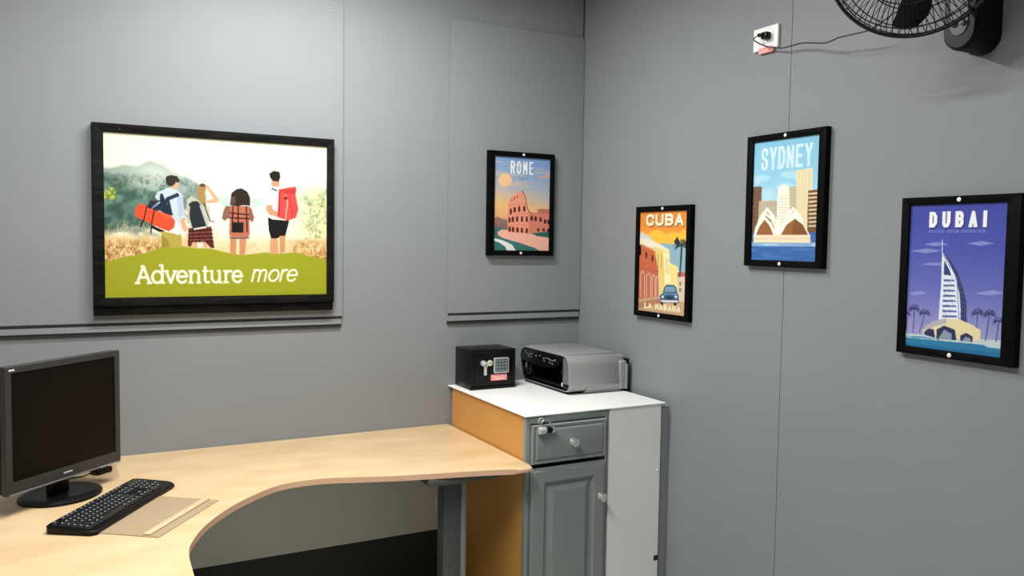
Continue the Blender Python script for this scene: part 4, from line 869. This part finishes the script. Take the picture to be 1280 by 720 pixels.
pts = catmull([onB(-1.152, 2.251, -.042), onB(-1.143, 2.241, -.046), onB(-1.160, 2.226, -.040), onB(-1.192, 2.210, -.035), onB(-1.225, 2.200, -.033), onB(-1.259, 2.191, -.032), onB(-1.305, 2.189, -.035), onB(-1.362, 2.184, -.050), onB(-1.42, 2.171, -.06), onB(-1.466, 2.160, -.07), onB(-1.505, 2.158, -.08), onB(-1.537, 2.159, -.09), onB(-1.594, 2.155, -.10), onB(-1.67, 2.153, -.11), onB(-1.74, 2.175, -.12), onB(-1.80, 2.193, -.12), onB(-1.86, 2.24, -.11), onB(-1.90, 2.29, -.10)], 6)
bm = NB(); tube(bm, pts, .0022, 8); link('cord', bm, m_cord, t)

# ------------------------------------------------------------------ wall fan
def fan():
    t = thing('wall_fan', 'black wall-mounted fan with round wire cage, top right corner', 'fan', (0, -1.925, 2.20))
    O = Vector((0, -1.925, 2.20)); Cn = Vector((-.325, -1.953, 2.252))-O
    nrm = Vector((-1, -.50, -.30)).normalized(); ux = nrm.cross(Vector((0, 0, 1))).normalized(); uy = ux.cross(nrm).normalized()
    if uy.z < 0: uy = -uy
    P = lambda r, a, d: Cn+ux*(r*math.cos(a))+uy*(r*math.sin(a))+nrm*d
    Rr = .201
    def grille(name, sgn, nw, rings, depth, r0):
        bm = NB()
        prof = [(Rr, 0.0), (Rr*.985, depth*.45), (Rr*.93, depth*.72), (Rr*.75, depth*.90), (Rr*.5, depth*.97), (r0, depth)]
        for k in range(nw):
            a = 2*math.pi*k/nw; tube(bm, [P(r_, a+(.18*(1-r_/Rr) if sgn > 0 else 0), sgn*d) for r_, d in prof], .0011, 4, cap=False)
        for r_ in rings:
            d = np.interp(r_, [q[0] for q in prof[::-1]], [q[1] for q in prof[::-1]])
            tube(bm, [P(r_, 2*math.pi*k/64, sgn*d) for k in range(65)], .0016, 5, cap=False)
        o = link(name, bm, m_wire, t); o['kind'] = 'stuff'; o['label'] = 'black wire '+name.replace('_', ' ')
    grille('front_grille', 1, 84, (Rr*.985, Rr*.90, Rr*.62, .10), .055, .045)
    grille('rear_grille', -1, 60, (Rr*.985, Rr*.90, Rr*.70), .060, .060)
    bm = NB(); tube(bm, [P(Rr+.001, 2*math.pi*k/72, 0) for k in range(73)], .0046, 8, cap=False); link('cage_rim', bm, m_wire, t)
    def disc(name, r1, r2, d0, d1, m):
        bm = NB(); cyl(bm, Cn+nrm*((d0+d1)/2), nrm, r1, abs(d1-d0), r2, seg=32, bev=.004); return link(name, bm, m, t, smooth=40)
    disc('cage_badge', .046, .042, .050, .060, m_blkp); disc('hub', .038, .032, -.014, .036, m_blkp); disc('motor_housing', .050, .066, -.155, -.056, m_blkp)
    # blades
    for k in range(3):
        bm = NB(); base = R(-93+120*k); N = 10; Tp = []; Bt = []
        for i in range(N+1):
            s = i/N; r_ = .034+(.186-.034)*s; wl = .30+.02*s; lead = base-(.5*(1-s)*.35+.24*math.sin(math.pi*min(1, s*.9+.1))**.5*.75); trail = base+(.24+.12*s)
            row_t = []; row_b = []
            for j in range(7):
                q = j/6; a = lead+(trail-lead)*q; rr_ = r_-(.012*(2*q-1)**4*s)
                d = -.016+.030*(q-.5)*(1.1-.5*s)+.006*math.sin(math.pi*q)
                row_t.append(bm.verts.new(P(rr_, a, d+.001))); row_b.append(bm.verts.new(P(rr_, a, d-.001)))
            Tp.append(row_t); Bt.append(row_b)
        for i in range(N):
            for j in range(6):
                bm.faces.new((Tp[i][j], Tp[i+1][j], Tp[i+1][j+1], Tp[i][j+1])); bm.faces.new((Bt[i][j], Bt[i][j+1], Bt[i+1][j+1], Bt[i+1][j]))
        for i in range(N):
            for j in (0, 6): bm.faces.new((Tp[i][j], Bt[i][j], Bt[i+1][j], Tp[i+1][j]))
        for j in range(6):
            for i in (0, N): bm.faces.new((Tp[i][j], Tp[i][j+1], Bt[i][j+1], Bt[i][j]))
        link('blade', bm, m_matt, t, smooth=40)
    # clip on the rim
    bm = NB(); a = R(-128); 
    tube(bm, [P(Rr-.008, a, .006), P(Rr+.006, a, .012), P(Rr+.016, a+.03, .004)], [.005, .006, .003], 6); link('rim_clip', bm, m_blkp, t, smooth=50)
    # wall body: tall rounded housing
    bm = NB(); N = 12; zt, zb, hw = .13, -.155, .047
    out = [(hw*math.cos(R(180+180*k/N)), zb+hw+hw*math.sin(R(180+180*k/N))) for k in range(N+1)]+[(hw*math.cos(R(180*k/N)), zt-hw+hw*math.sin(R(180*k/N))) for k in range(N+1)]
    rings = []
    for sc, x in ((1.06, -.0005), (1.06, -.012), (1.0, -.020), (1.0, -.086), (.96, -.096), (.86, -.102)):
        rings.append([bm.verts.new((x, y*sc, (z-(zt+zb)/2)*((zt-zb)/2-(1-sc)*hw)/((zt-zb)/2)+(zt+zb)/2)) for y, z in out])
    n = len(out)
    for A_, B_ in zip(rings, rings[1:]):
        for k in range(n): bm.faces.new((A_[k], A_[(k+1) % n], B_[(k+1) % n], B_[k]))
    bm.faces.new(rings[0]); bm.faces.new(rings[-1][::-1]); link('wall_housing', bm, m_blkp, t, smooth=40)
    bm = NB(); hw2 = .030; zb2, zt2 = -.118, .06
    out2 = [(hw2*math.cos(R(180+180*k/N)), zb2+hw2+hw2*math.sin(R(180+180*k/N))) for k in range(N+1)]+[(hw2, zt2), (-hw2, zt2)]
    prism(bm, out2, lambda p, d: (d, p[0]*.8, p[1]), -.1025, -.1045); cf = link('control_face', bm, m_fanface, t); cf['label'] = 'silver control face'
    for y in (-.012, .013):
        bm = NB(); cyl(bm, (-.108, y, -.088), (-1, 0, 0), .0085, .010, .007, seg=20, bev=.002); o = link('control_knob', bm, m_silver2, t, smooth=40)
    # neck from housing to motor
    q = Cn-nrm*.12
    bm = NB(); tube(bm, catmull([(-.06, 0, .10), (-.075, 0, .13), (q.x+.03, q.y, q.z+.03), (q.x, q.y, q.z)], 5), .022, 12); link('neck', bm, m_blkp, t, smooth=50)
fan()
